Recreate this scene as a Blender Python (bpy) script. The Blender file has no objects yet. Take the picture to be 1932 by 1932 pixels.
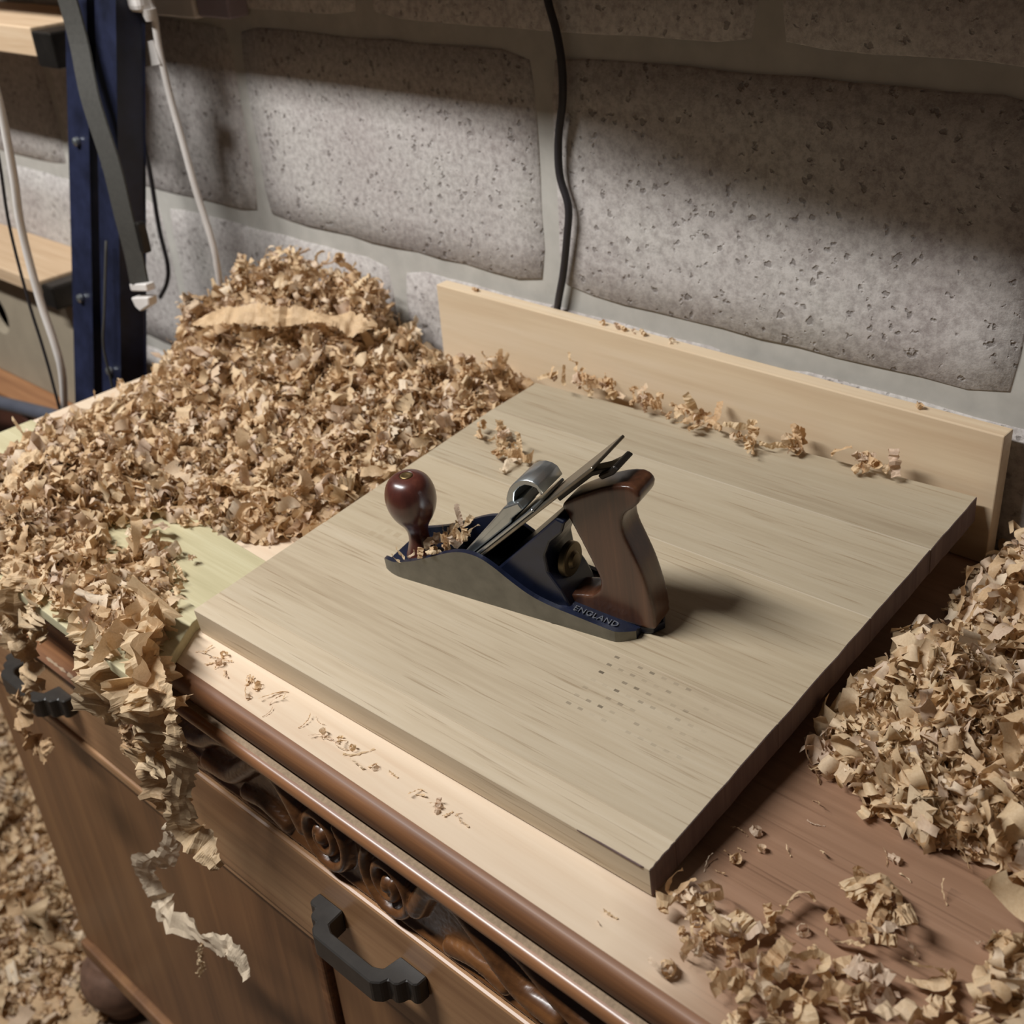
import bpy, bmesh, math, random
import numpy as np
from mathutils import Matrix, Vector

# ------------------------------------------------------------------ camera, world, light, exposure
S = bpy.context.scene
COL = S.collection
S.view_settings.view_transform = 'Standard'
S.view_settings.look = 'None'
S.view_settings.gamma = 1.0
S.view_settings.use_curve_mapping = False
S.view_settings.exposure = 0.0

cam_d = bpy.data.cameras.new('camera')
cam_d.sensor_width = 36.0
cam_d.lens = 2264.46 / 1932.0 * 36.0
cam_d.clip_start = 0.02
cam = bpy.data.objects.new('camera', cam_d)
COL.objects.link(cam)
cam.matrix_world = Matrix([[0.73043, -0.30151, 0.61283, 0.85133],
                           [0.67939, 0.41276, -0.60668, -0.94552],
                           [-0.07003, 0.85949, 0.50633, 0.61121],
                           [0, 0, 0, 1]])
cam_d.dof.use_dof = True
cam_d.dof.focus_distance = 0.93
cam_d.dof.aperture_fstop = 8.0
S.camera = cam

W = bpy.data.worlds.new('world')
S.world = W
W.use_nodes = True
W.node_tree.nodes['Background'].inputs['Color'].default_value = (0.95, 0.90, 0.90, 1)
W.node_tree.nodes['Background'].inputs['Strength'].default_value = 0.032

# fluorescent tube on the ceiling, left of and behind the photographer
lamp_d = bpy.data.lights.new('ceiling_tube', 'AREA')
lamp_d.shape = 'RECTANGLE'
lamp_d.size = 1.5
lamp_d.size_y = 0.12
lamp_d.energy = 82
lamp_d.color = (1.0, 1.0, 0.995)
lamp = bpy.data.objects.new('ceiling_tube', lamp_d)
lamp.location = (-0.80, -1.33, 1.92)
lamp.rotation_euler = (math.radians(38), 0, 0)
COL.objects.link(lamp)

RNG = random.Random(11)
NP = np.random.default_rng(5)


# ------------------------------------------------------------------ helpers
def tag(o, label=None, cat=None, group=None, kind=None):
    if label: o['label'] = label
    if cat: o['category'] = cat
    if group: o['group'] = group
    if kind: o['kind'] = kind
    return o


def thing(name, loc, label, cat, group=None, rot=None, mat=None):
    o = bpy.data.objects.new(name, None)
    COL.objects.link(o)
    o.empty_display_size = 0.02
    if mat is not None:
        o.matrix_world = mat
    else:
        o.location = loc
        if rot: o.rotation_euler = rot
    return tag(o, label, cat, group)


def link(name, me, mats, parent=None, loc=None, smooth=False):
    o = bpy.data.objects.new(name, me)
    COL.objects.link(o)
    if not isinstance(mats, (list, tuple)): mats = [mats]
    if len(me.materials) == 0:
        for m in mats: me.materials.append(m)
    if parent: o.parent = parent
    if loc is not None: o.location = loc
    if smooth:
        me.shade_smooth()
        if smooth == 'angle': me.set_sharp_from_angle(angle=0.75)
    return o


def mesh_of(verts, faces, name='m'):
    me = bpy.data.meshes.new(name)
    me.from_pydata([tuple(v) for v in verts], [], [tuple(f) for f in faces])
    me.update()
    return me


def fix_normals(me):
    bm = bmesh.new(); bm.from_mesh(me)
    bmesh.ops.recalc_face_normals(bm, faces=bm.faces)
    bm.to_mesh(me); bm.free(); me.update()
    return me


def box_mesh(x0, x1, y0, y1, z0, z1, bev=0.0, seg=2, org=(0, 0, 0)):
    bm = bmesh.new()
    bmesh.ops.create_cube(bm, size=1.0)
    for v in bm.verts:
        v.co.x = (x0 + x1) / 2 + v.co.x * (x1 - x0) - org[0]
        v.co.y = (y0 + y1) / 2 + v.co.y * (y1 - y0) - org[1]
        v.co.z = (z0 + z1) / 2 + v.co.z * (z1 - z0) - org[2]
    if bev > 0:
        bmesh.ops.bevel(bm, geom=list(bm.edges), offset=bev, segments=seg, profile=0.5, affect='EDGES')
    me = bpy.data.meshes.new('box'); bm.to_mesh(me); bm.free()
    return me


def prism_mesh(poly, axis, a0, a1, bev=0.0, seg=2):
    """poly: 2D points; axis: 'x','y','z' the extrusion axis; points take the remaining two axes in order"""
    def P(p, a):
        if axis == 'x': return (a, p[0], p[1])
        if axis == 'y': return (p[0], a, p[1])
        return (p[0], p[1], a)
    n = len(poly)
    bm = bmesh.new()
    A = [bm.verts.new(P(p, a0)) for p in poly]
    B = [bm.verts.new(P(p, a1)) for p in poly]
    bm.faces.new(A); bm.faces.new(B[::-1])
    for i in range(n):
        bm.faces.new((A[i], A[(i + 1) % n], B[(i + 1) % n], B[i]))
    bmesh.ops.recalc_face_normals(bm, faces=bm.faces)
    if bev > 0:
        bmesh.ops.bevel(bm, geom=list(bm.edges), offset=bev, segments=seg, profile=0.5, affect='EDGES')
    me = bpy.data.meshes.new('prism'); bm.to_mesh(me); bm.free()
    return me


def lathe_mesh(prof, n=32, axis='z', org=(0, 0, 0)):
    verts, faces = [], []
    for r, h in prof:
        for i in range(n):
            a = 2 * math.pi * i / n
            c, s = r * math.cos(a), r * math.sin(a)
            p = (c, s, h) if axis == 'z' else ((h, c, s) if axis == 'x' else (c, h, s))
            verts.append((p[0] + org[0], p[1] + org[1], p[2] + org[2]))
    m = len(prof)
    for j in range(m - 1):
        for i in range(n):
            faces.append((j * n + i, j * n + (i + 1) % n, (j + 1) * n + (i + 1) % n, (j + 1) * n + i))
    faces.append(tuple(range(n))[::-1])
    faces.append(tuple((m - 1) * n + i for i in range(n)))
    return fix_normals(mesh_of(verts, faces))


def spline(pts, n):
    """Catmull-Rom through pts, n samples"""
    P = np.array(pts, float)
    P = np.vstack([2 * P[0] - P[1], P, 2 * P[-1] - P[-2]])
    out = []
    m = len(P) - 3
    for k in range(n):
        t = k / (n - 1) * m
        i = min(int(t), m - 1); u = t - i
        a, b, c, d = P[i], P[i + 1], P[i + 2], P[i + 3]
        out.append(0.5 * ((2 * b) + (-a + c) * u + (2 * a - 5 * b + 4 * c - d) * u * u + (-a + 3 * b - 3 * c + d) * u ** 3))
    return np.array(out)


def tube_mesh(pts, rad, n=8, samples=None):
    P = spline(pts, samples or max(8, len(pts) * 5))
    T = np.gradient(P, axis=0); T /= np.linalg.norm(T, axis=1)[:, None]
    up = np.array([0.31, 0.52, 0.79])
    verts, faces = [], []
    for i, (p, t) in enumerate(zip(P, T)):
        a = np.cross(t, up); a /= np.linalg.norm(a); b = np.cross(t, a)
        for k in range(n):
            an = 2 * math.pi * k / n
            verts.append(p + rad * (math.cos(an) * a + math.sin(an) * b))
    for i in range(len(P) - 1):
        for k in range(n):
            faces.append((i * n + k, i * n + (k + 1) % n, (i + 1) * n + (k + 1) % n, (i + 1) * n + k))
    faces.append(tuple(range(n))[::-1]); faces.append(tuple((len(P) - 1) * n + k for k in range(n)))
    return fix_normals(mesh_of(verts, faces))


def rounded_slab(outline, thick, rad, layers=5):
    """closed outline in (x,z), extruded along y by +-thick/2 with edges rounded by rad"""
    P = np.array(outline, float); n = len(P)
    T = np.roll(P, -1, 0) - np.roll(P, 1, 0); T /= np.linalg.norm(T, axis=1)[:, None]
    area = 0.5 * np.sum(P[:, 0] * np.roll(P[:, 1], -1) - np.roll(P[:, 0], -1) * P[:, 1])
    N = np.stack([-T[:, 1], T[:, 0]], 1) * (1 if area > 0 else -1)     # inward
    prof = []
    for k in range(layers + 1):
        a = math.pi / 2 * k / layers
        prof.append((-thick / 2 + rad * (1 - math.sin(a)), rad * (1 - math.cos(a)) * 0 + rad * (1 - math.sin(a)) * 0 + rad * (1 - math.cos(math.pi / 2 - a))))
    prof = [(-thick / 2 + rad * (1 - math.cos(math.pi / 2 * k / layers)), rad * (1 - math.sin(math.pi / 2 * k / layers))) for k in range(layers + 1)]
    prof += [(-y, i) for y, i in prof[::-1]]
    verts, faces = [], []
    for y, ins in prof:
        Q = P + N * ins
        for q in Q: verts.append((q[0], y, q[1]))
    m = len(prof)
    for j in range(m - 1):
        for i in range(n):
            faces.append((j * n + i, j * n + (i + 1) % n, (j + 1) * n + (i + 1) % n, (j + 1) * n + i))
    faces.append(tuple(range(n))); faces.append(tuple((m - 1) * n + i for i in range(n))[::-1])
    return fix_normals(mesh_of(verts, faces))


def rounded_by_remesh(me, voxel, it):
    o = bpy.data.objects.new('tmp', me); COL.objects.link(o)
    m = o.modifiers.new('r', 'REMESH'); m.mode = 'VOXEL'; m.voxel_size = voxel
    m = o.modifiers.new('s', 'SMOOTH'); m.factor = 0.5; m.iterations = it
    dg = bpy.context.evaluated_depsgraph_get()
    out = bpy.data.meshes.new_from_object(o.evaluated_get(dg))
    bpy.data.objects.remove(o)
    out.materials.clear()
    return out


# ------------------------------------------------------------------ materials
def srgb(r, g, b):
    f = lambda c: (c / 255 / 12.92) if c / 255 <= 0.04045 else ((c / 255 + 0.055) / 1.055) ** 2.4
    return (f(r), f(g), f(b), 1.0)


def ds(c, m):
    """blend a colour towards its own grey"""
    l = 0.25 * c[0] + 0.65 * c[1] + 0.10 * c[2]
    return tuple(v * (1 - m) + l * m for v in c[:3]) + (1.0,)


class NT:
    def __init__(self, name):
        self.m = bpy.data.materials.new(name); self.m.use_nodes = True
        self.t = self.m.node_tree
        self.b = self.t.nodes['Principled BSDF']

    def n(self, typ, **kw):
        o = self.t.nodes.new(typ)
        for k, v in kw.items():
            if k in o.inputs: o.inputs[k].default_value = v
            else: setattr(o, k, v)
        return o

    def l(self, a, b): self.t.links.new(a, b)

    def ramp(self, fac, stops):
        r = self.n('ShaderNodeValToRGB')
        while len(r.color_ramp.elements) < len(stops): r.color_ramp.elements.new(0.5)
        for e, (p, c) in zip(r.color_ramp.elements, stops):
            e.position = p; e.color = c
        self.l(fac, r.inputs['Fac'])
        return r.outputs['Color']

    def mix(self, fac, a, b, blend='MIX'):
        x = self.n('ShaderNodeMix', data_type='RGBA', blend_type=blend)
        for i, v in ((0, fac), (6, a), (7, b)):
            if hasattr(v, 'links'): self.l(v, x.inputs[i])
            else: x.inputs[i].default_value = v
        return x.outputs[2]

    def math(self, op, a, b=None, c=None, clamp=False):
        x = self.n('ShaderNodeMath', operation=op, use_clamp=clamp)
        for i, v in enumerate((a, b, c)):
            if v is None: continue
            if hasattr(v, 'links'): self.l(v, x.inputs[i])
            else: x.inputs[i].default_value = v
        return x.outputs[0]

    def coord(self, scale=(1, 1, 1), loc=(0, 0, 0), which='Object', rot=(0, 0, 0)):
        tc = self.n('ShaderNodeTexCoord'); mp = self.n('ShaderNodeMapping')
        mp.inputs['Scale'].default_value = scale; mp.inputs['Location'].default_value = loc
        mp.inputs['Rotation'].default_value = rot
        self.l(tc.outputs[which], mp.inputs['Vector'])
        return mp.outputs['Vector']

    def noise(self, vec, scale=5, detail=4, rough=0.55, dist=0.0):
        x = self.n('ShaderNodeTexNoise', Scale=scale, Detail=detail, Roughness=rough, Distortion=dist)
        self.l(vec, x.inputs['Vector'])
        return x.outputs['Fac']

    def bump(self, h, strength=0.3, dist=0.001):
        x = self.n('ShaderNodeBump', Strength=strength, Distance=dist)
        self.l(h, x.inputs['Height']); self.l(x.outputs['Normal'], self.b.inputs['Normal'])

    def set(self, color=None, rough=None, metal=None, spec=None):
        if color is not None:
            if hasattr(color, 'links'): self.l(color, self.b.inputs['Base Color'])
            else: self.b.inputs['Base Color'].default_value = color
        if rough is not None:
            if hasattr(rough, 'links'): self.l(rough, self.b.inputs['Roughness'])
            else: self.b.inputs['Roughness'].default_value = rough
        if metal is not None: self.b.inputs['Metallic'].default_value = metal
        if spec is not None: self.b.inputs['Specular IOR Level'].default_value = spec
        return self.m


def wood(name, dark, mid, light, axis='x', grain=60, rough=0.6, bump=0.15, rnd=True, streak=None, coat=0.0, dist=0.6, desat=0.0):
    dark, mid, light = ds(dark, desat), ds(mid, desat), ds(light, desat)
    w = NT(name)
    long = 0.045
    sc = {'x': (long, 1, 1), 'y': (1, long, 1), 'z': (1, 1, long)}[axis]
    v = w.coord(scale=sc)
    if rnd:
        oi = w.n('ShaderNodeObjectInfo')
        cm = w.n('ShaderNodeCombineXYZ')
        r7 = w.math('MULTIPLY', oi.outputs['Random'], 7.0)
        for i in range(3): w.l(r7, cm.inputs[i])
        ad = w.n('ShaderNodeVectorMath', operation='ADD')
        w.l(v, ad.inputs[0]); w.l(cm.outputs[0], ad.inputs[1]); v = ad.outputs[0]
    n1 = w.noise(v, grain, 5, 0.6, dist)
    n2 = w.noise(v, grain * 6, 3, 0.6, 0.1)
    mixn = w.math('ADD', w.math('MULTIPLY', n1, 0.7), w.math('MULTIPLY', n2, 0.3))
    col = w.ramp(mixn, [(0.30, dark), (0.5, mid), (0.68, light)])
    if streak:                                   # dark open pores along the grain
        vs = w.coord(scale={'x': (0.016, 1, 1), 'y': (1, 0.016, 1), 'z': (1, 1, 0.016)}[axis])
        n3 = w.noise(vs, streak[1], 2, 0.5, 0.0)
        f = w.ramp(n3, [(0.60, (0, 0, 0, 1)), (0.70, (1, 1, 1, 1))])
        fm = w.math('MULTIPLY', f, streak[2])
        col = w.mix(fm, col, streak[0])
    w.set(col, rough)
    w.bump(mixn, bump, 0.001)
    if coat: w.b.inputs['Coat Weight'].default_value = coat; w.b.inputs['Coat Roughness'].default_value = 0.25
    return w.m


def plain(name, col, rough=0.5, metal=0.0, var=0.12, vscale=40, bump=0.0, spec=None):
    w = NT(name)
    n = w.noise(w.coord(), vscale, 4, 0.6)
    lo = tuple(c * (1 - var) for c in col[:3]) + (1,); hi = tuple(min(1, c * (1 + var)) for c in col[:3]) + (1,)
    w.set(w.ramp(n, [(0.3, lo), (0.7, hi)]), rough, metal, spec)
    if bump: w.bump(n, bump, 0.001)
    return w.m


def block_mat():
    w = NT('concrete_block')
    oi = w.n('ShaderNodeObjectInfo')
    v = w.coord()
    cm = w.n('ShaderNodeCombineXYZ')
    r7 = w.math('MULTIPLY', oi.outputs['Random'], 9.0)
    for i in range(3): w.l(r7, cm.inputs[i])
    ad = w.n('ShaderNodeVectorMath', operation='ADD'); w.l(v, ad.inputs[0]); w.l(cm.outputs[0], ad.inputs[1])
    v = ad.outputs[0]
    big = w.noise(v, 9, 3, 0.6)
    fine = w.noise(v, 130, 5, 0.7)
    col = w.ramp(big, [(0.3, srgb(162, 152, 148)), (0.5, srgb(174, 167, 162)), (0.7, srgb(182, 177, 170))])
    col = w.mix(0.45, col, w.ramp(fine, [(0.35, srgb(124, 117, 114)), (0.6, srgb(202, 197, 192))]))
    dn = w.n('ShaderNodeTexNoise', Scale=150.0, Detail=2.0); w.l(v, dn.inputs['Vector'])
    dv_ = w.n('ShaderNodeVectorMath', operation='SCALE'); w.l(dn.outputs['Color'], dv_.inputs[0]); dv_.inputs['Scale'].default_value = 0.010
    da = w.n('ShaderNodeVectorMath', operation='ADD'); w.l(v, da.inputs[0]); w.l(dv_.outputs[0], da.inputs[1])
    vo = w.n('ShaderNodeTexVoronoi', Scale=85.0, Randomness=1.0); w.l(da.outputs[0], vo.inputs['Vector'])
    pm = w.noise(v, 75, 2, 0.6)
    thr = w.math('SUBTRACT', w.math('MULTIPLY', pm, 1.5), 0.62)       # pits of very different size
    pit = w.math('LESS_THAN', vo.outputs['Distance'], thr)
    soft = w.n('ShaderNodeMapRange'); w.l(vo.outputs['Distance'], soft.inputs['Value'])
    w.l(w.math('SUBTRACT', thr, 0.10), soft.inputs['From Min']); w.l(w.math('ADD', thr, 0.08), soft.inputs['From Max'])
    pitf = w.math('SUBTRACT', 1.0, soft.outputs['Result'], clamp=True)
    col = w.mix(w.math('MULTIPLY', pitf, 0.55), col, srgb(96, 88, 84))
    w.set(col, 0.95, spec=0.2)
    h = w.math('SUBTRACT', w.math('MULTIPLY', fine, 0.5), pitf)
    w.bump(h, 0.5, 0.003)
    return w.m


M = {}
M['block'] = block_mat()
M['mortar'] = plain('mortar', srgb(172, 168, 160), 0.95, var=0.1, vscale=30, bump=0.5)
M['floor'] = plain('dusty_concrete', srgb(120, 100, 82), 0.9, var=0.25, vscale=14, bump=0.3)
M['pine'] = wood('pine', srgb(206, 166, 110), srgb(218, 184, 130), srgb(226, 196, 150), 'x', 26, 0.55, 0.08, desat=0.36)
M['oak_side'] = wood('oak_end_grain_shaded', srgb(92, 74, 72), srgb(108, 88, 84), srgb(122, 102, 96), 'z', 90, 0.8, 0.3)  # end grain with the shade of the right end face in its colour
M['green_plank'] = wood('treated_plank', srgb(170, 160, 124), srgb(184, 174, 138), srgb(196, 188, 154), 'x', 60, 0.75, 0.15)
M['brown'] = wood('brown_oak_polished', srgb(92, 54, 26), srgb(126, 80, 42), srgb(150, 100, 56), 'x', 40, 0.58, 0.3, streak=(srgb(56, 32, 18), 200, 0.7), coat=0.08, desat=0.10)
M['bead'] = wood('orange_oak_polished', srgb(118, 72, 36), srgb(150, 98, 54), srgb(176, 122, 72), 'x', 40, 0.32, 0.08, coat=0.3, desat=0.15)
M['drawer'] = wood('golden_oak_veneer', srgb(142, 98, 60), srgb(174, 128, 84), srgb(190, 148, 102), 'x', 22, 0.42, 0.08, streak=(srgb(80, 46, 22), 160, 0.25), coat=0.15, desat=0.1)
M['door'] = wood('dark_oak_veneer', srgb(94, 62, 36), srgb(124, 84, 50), srgb(142, 100, 60), 'z', 18, 0.45, 0.08, coat=0.15, desat=0.05)
M['carved'] = wood('carved_dark_oak', srgb(70, 42, 22), srgb(104, 66, 36), srgb(130, 86, 48), 'x', 50, 0.30, 0.1, coat=0.4)
M['foot'] = plain('dusty_turned_wood', srgb(110, 82, 66), 0.6, var=0.3, vscale=40)
M['bakelite'] = plain('black_bakelite', srgb(50, 46, 42), 0.42, var=0.2, vscale=80)
M['sawdust'] = plain('sawdust', srgb(150, 128, 104), 0.95, var=0.2, vscale=300, bump=0.5)
M['steel'] = plain('worn_steel', srgb(118, 116, 108), 0.48, 0.75, var=0.16, vscale=60)
M['letter'] = plain('rubbed_lettering', srgb(120, 122, 128), 0.4, 0.5)
M['bright_steel'] = plain('bright_steel', srgb(176, 180, 180), 0.30, 0.9, var=0.08, vscale=60)
M['iron_steel'] = plain('blade_steel', srgb(140, 132, 118), 0.36, 0.9, var=0.15, vscale=90)
M['blue'] = plain('blue_japanning', srgb(21, 26, 44), 0.34, 0.0, var=0.3, vscale=60, bump=0.05, spec=0.6)
M['rosewood'] = wood('stained_beech', srgb(48, 28, 19), srgb(78, 48, 33), srgb(104, 68, 46), 'z', 40, 0.28, 0.04, coat=0.5, dist=0.3)
M['knobwood'] = wood('knob_stained_wood', srgb(56, 26, 22), srgb(80, 40, 32), srgb(98, 54, 42), 'z', 40, 0.30, 0.03, coat=0.5, dist=0.3)
M['brass'] = plain('aged_brass', srgb(140, 118, 80), 0.42, 0.9, var=0.15, vscale=80)
M['bronze'] = plain('dull_bronze', srgb(104, 92, 70), 0.45, 0.85, var=0.2, vscale=80)
M['dark_metal'] = plain('dark_metal', srgb(52, 48, 44), 0.4, 0.7, var=0.2, vscale=60)
M['white_plastic'] = plain('white_plastic', srgb(216, 210, 204), 0.4, var=0.05)
M['lilac_plastic'] = plain('grey_lilac_plastic', srgb(150, 138, 148), 0.45, var=0.05)
M['black_rubber'] = plain('black_cable', srgb(40, 36, 38), 0.55, var=0.1)
M['blue_paint'] = plain('blue_scuffed_paint', srgb(29, 33, 54), 0.42, 0.1, var=0.5, vscale=22, bump=0.1)
M['strap'] = plain('olive_webbing', srgb(60, 58, 53), 0.85, var=0.15, vscale=200)
M['ply'] = wood('shelf_timber', srgb(170, 140, 108), srgb(190, 162, 130), srgb(204, 180, 150), 'x', 26, 0.7, 0.1)
M['panel'] = plain('beige_board', srgb(150, 138, 118), 0.8, var=0.1, vscale=14)
M['darkwood'] = plain('dark_red_wood', srgb(74, 40, 26), 0.6, var=0.25, vscale=20)
M['grey_tube'] = plain('grey_painted_tube', srgb(92, 94, 104), 0.4, 0.3, var=0.1)


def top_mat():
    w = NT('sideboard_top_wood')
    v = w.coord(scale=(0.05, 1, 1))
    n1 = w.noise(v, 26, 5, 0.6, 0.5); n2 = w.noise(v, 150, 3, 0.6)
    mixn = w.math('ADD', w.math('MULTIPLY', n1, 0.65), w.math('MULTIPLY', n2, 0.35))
    pale_top = w.ramp(mixn, [(0.3, srgb(206, 178, 150)), (0.5, srgb(218, 196, 170)), (0.7, srgb(226, 206, 182))])
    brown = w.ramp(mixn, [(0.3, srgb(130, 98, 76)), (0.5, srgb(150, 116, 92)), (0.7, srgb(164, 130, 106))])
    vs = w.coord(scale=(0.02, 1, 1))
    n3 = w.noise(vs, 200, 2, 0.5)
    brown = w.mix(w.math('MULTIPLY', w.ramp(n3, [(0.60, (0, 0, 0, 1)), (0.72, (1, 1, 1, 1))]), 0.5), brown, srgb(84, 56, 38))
    # pale at the front and left, turning brown to the right and back
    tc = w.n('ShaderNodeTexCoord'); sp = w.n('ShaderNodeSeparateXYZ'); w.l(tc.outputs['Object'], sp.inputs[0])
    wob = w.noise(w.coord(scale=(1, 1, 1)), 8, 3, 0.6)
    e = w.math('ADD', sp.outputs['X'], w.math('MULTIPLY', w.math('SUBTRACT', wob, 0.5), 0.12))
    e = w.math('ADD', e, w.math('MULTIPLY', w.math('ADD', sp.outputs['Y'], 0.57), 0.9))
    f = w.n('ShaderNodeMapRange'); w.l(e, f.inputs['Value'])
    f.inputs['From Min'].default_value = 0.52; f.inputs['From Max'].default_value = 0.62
    col = w.mix(f.outputs['Result'], pale_top, brown)
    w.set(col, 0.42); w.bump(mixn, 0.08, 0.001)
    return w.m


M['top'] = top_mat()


def oak_mat():
    """planed oak: streaky grain, open pores and two small grids of dents from a toothed jaw"""
    w = NT('planed_oak')
    oi = w.n('ShaderNodeObjectInfo')
    v = w.coord(scale=(0.05, 1, 1))
    cm = w.n('ShaderNodeCombineXYZ'); r7 = w.math('MULTIPLY', oi.outputs['Random'], 5.0)
    for i in range(3): w.l(r7, cm.inputs[i])
    ad = w.n('ShaderNodeVectorMath', operation='ADD'); w.l(v, ad.inputs[0]); w.l(cm.outputs[0], ad.inputs[1]); v = ad.outputs[0]
    n1 = w.noise(v, 20, 4, 0.55, 0.4); n2 = w.noise(v, 170, 3, 0.6)
    mixn = w.math('ADD', w.math('MULTIPLY', n1, 0.6), w.math('MULTIPLY', n2, 0.4))
    col = w.ramp(mixn, [(0.3, srgb(172, 152, 124)), (0.5, srgb(194, 176, 148)), (0.7, srgb(206, 190, 164))])
    col = w.mix(1.0, col, oi.outputs['Color'], 'MULTIPLY')        # per-stave tone, which also carries light fall-off towards the back
    vs = w.coord(scale=(0.03, 1, 1)); n3 = w.noise(vs, 330, 2, 0.5)
    por = w.ramp(n3, [(0.60, (0, 0, 0, 1)), (0.70, (1, 1, 1, 1))])
    col = w.mix(w.math('MULTIPLY', por, 0.45), col, srgb(124, 98, 66))
    tc = w.n('ShaderNodeTexCoord'); sp = w.n('ShaderNodeSeparateXYZ'); w.l(tc.outputs['Object'], sp.inputs[0])

    def grid(x0, y0, nx, ny, px, py, dx, dy, amt, c):
        u = w.math('SUBTRACT', sp.outputs['X'], x0); q = w.math('SUBTRACT', sp.outputs['Y'], y0)
        inside = w.math('MULTIPLY', w.math('MULTIPLY', w.math('GREATER_THAN', u, 0), w.math('LESS_THAN', u, nx * px)),
                        w.math('MULTIPLY', w.math('GREATER_THAN', q, 0), w.math('LESS_THAN', q, ny * py)))
        du = w.math('ABSOLUTE', w.math('SUBTRACT', w.math('FRACT', w.math('DIVIDE', u, px)), 0.5))
        dq = w.math('ABSOLUTE', w.math('SUBTRACT', w.math('FRACT', w.math('DIVIDE', q, py)), 0.5))
        dot = w.math('MULTIPLY', w.math('LESS_THAN', du, dx), w.math('LESS_THAN', dq, dy))
        cb = w.n('ShaderNodeCombineXYZ'); w.l(w.math('FLOOR', w.math('DIVIDE', u, px)), cb.inputs[0]); w.l(w.math('FLOOR', w.math('DIVIDE', q, py)), cb.inputs[1])
        wn = w.n('ShaderNodeTexWhiteNoise'); w.l(cb.outputs[0], wn.inputs['Vector'])
        fade = w.math('SUBTRACT', 1.15, w.math('MULTIPLY', u, 9.0))           # dents get fainter towards the right end
        blot = w.math('MULTIPLY', w.math('POWER', wn.outputs['Value'], 1.6), fade, clamp=True)
        return w.math('MULTIPLY', w.math('MULTIPLY', w.math('MULTIPLY', dot, inside), blot), amt)
    g1 = grid(0.345, 0.085, 10, 7, 0.0110, 0.0100, 0.20, 0.12, 0.9, None)
    g2 = grid(0.05, 0.16, 6, 6, 0.0115, 0.0105, 0.3, 0.3, 0.35, None)
    col = w.mix(g1, col, srgb(84, 72, 56)); col = w.mix(g2, col, srgb(140, 116, 84))
    w.set(col, 0.6)
    w.bump(w.math('SUBTRACT', w.math('MULTIPLY', mixn, 0.4), w.math('ADD', w.math('MULTIPLY', por, 0.4), g1)), 0.25, 0.0012)
    return w.m


M['oak'] = oak_mat()


def shaving_mat(name, use_attr):
    w = NT(name)
    if use_attr:
        a = w.n('ShaderNodeAttribute', attribute_name='tint'); fac = a.outputs['Fac']
    else:
        oi = w.n('ShaderNodeObjectInfo'); fac = oi.outputs['Random']
    col = w.ramp(fac, [(0.0, srgb(198, 160, 116)), (0.3, srgb(220, 188, 146)), (0.65, srgb(230, 204, 164)), (0.85, srgb(214, 188, 166)), (1.0, srgb(242, 224, 196))])
    n = w.noise(w.coord(scale=(1, 1, 1)), 500, 3, 0.6)
    col = w.mix(0.25, col, w.ramp(n, [(0.3, srgb(180, 146, 110)), (0.7, srgb(240, 220, 190))]))
    w.set(col, 0.62, spec=0.35)
    tr = w.n('ShaderNodeBsdfTranslucent'); w.l(col, tr.inputs['Color'])
    mx = w.n('ShaderNodeMixShader'); mx.inputs[0].default_value = 0.28
    out = w.t.nodes['Material Output']
    w.l(w.b.outputs[0], mx.inputs[1]); w.l(tr.outputs[0], mx.inputs[2]); w.l(mx.outputs[0], out.inputs['Surface'])
    w.bump(n, 0.2, 0.0006)
    return w.m


M['shaving_stuff'] = shaving_mat('wood_shaving_heap', True)
M['shaving'] = shaving_mat('wood_shaving', False)

# ------------------------------------------------------------------ setting: block wall and floor
FLOOR_Z = -0.93
wall = link('wall_back', box_mesh(-2.6, 1.7, 0.0022, 0.14, FLOOR_Z, 1.45), M['mortar'])
tag(wall, kind='structure')
BW, BH, J = 0.512, 0.250, 0.020
Z0 = 0.1445                      # underside of the course that shows whole blocks


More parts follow.
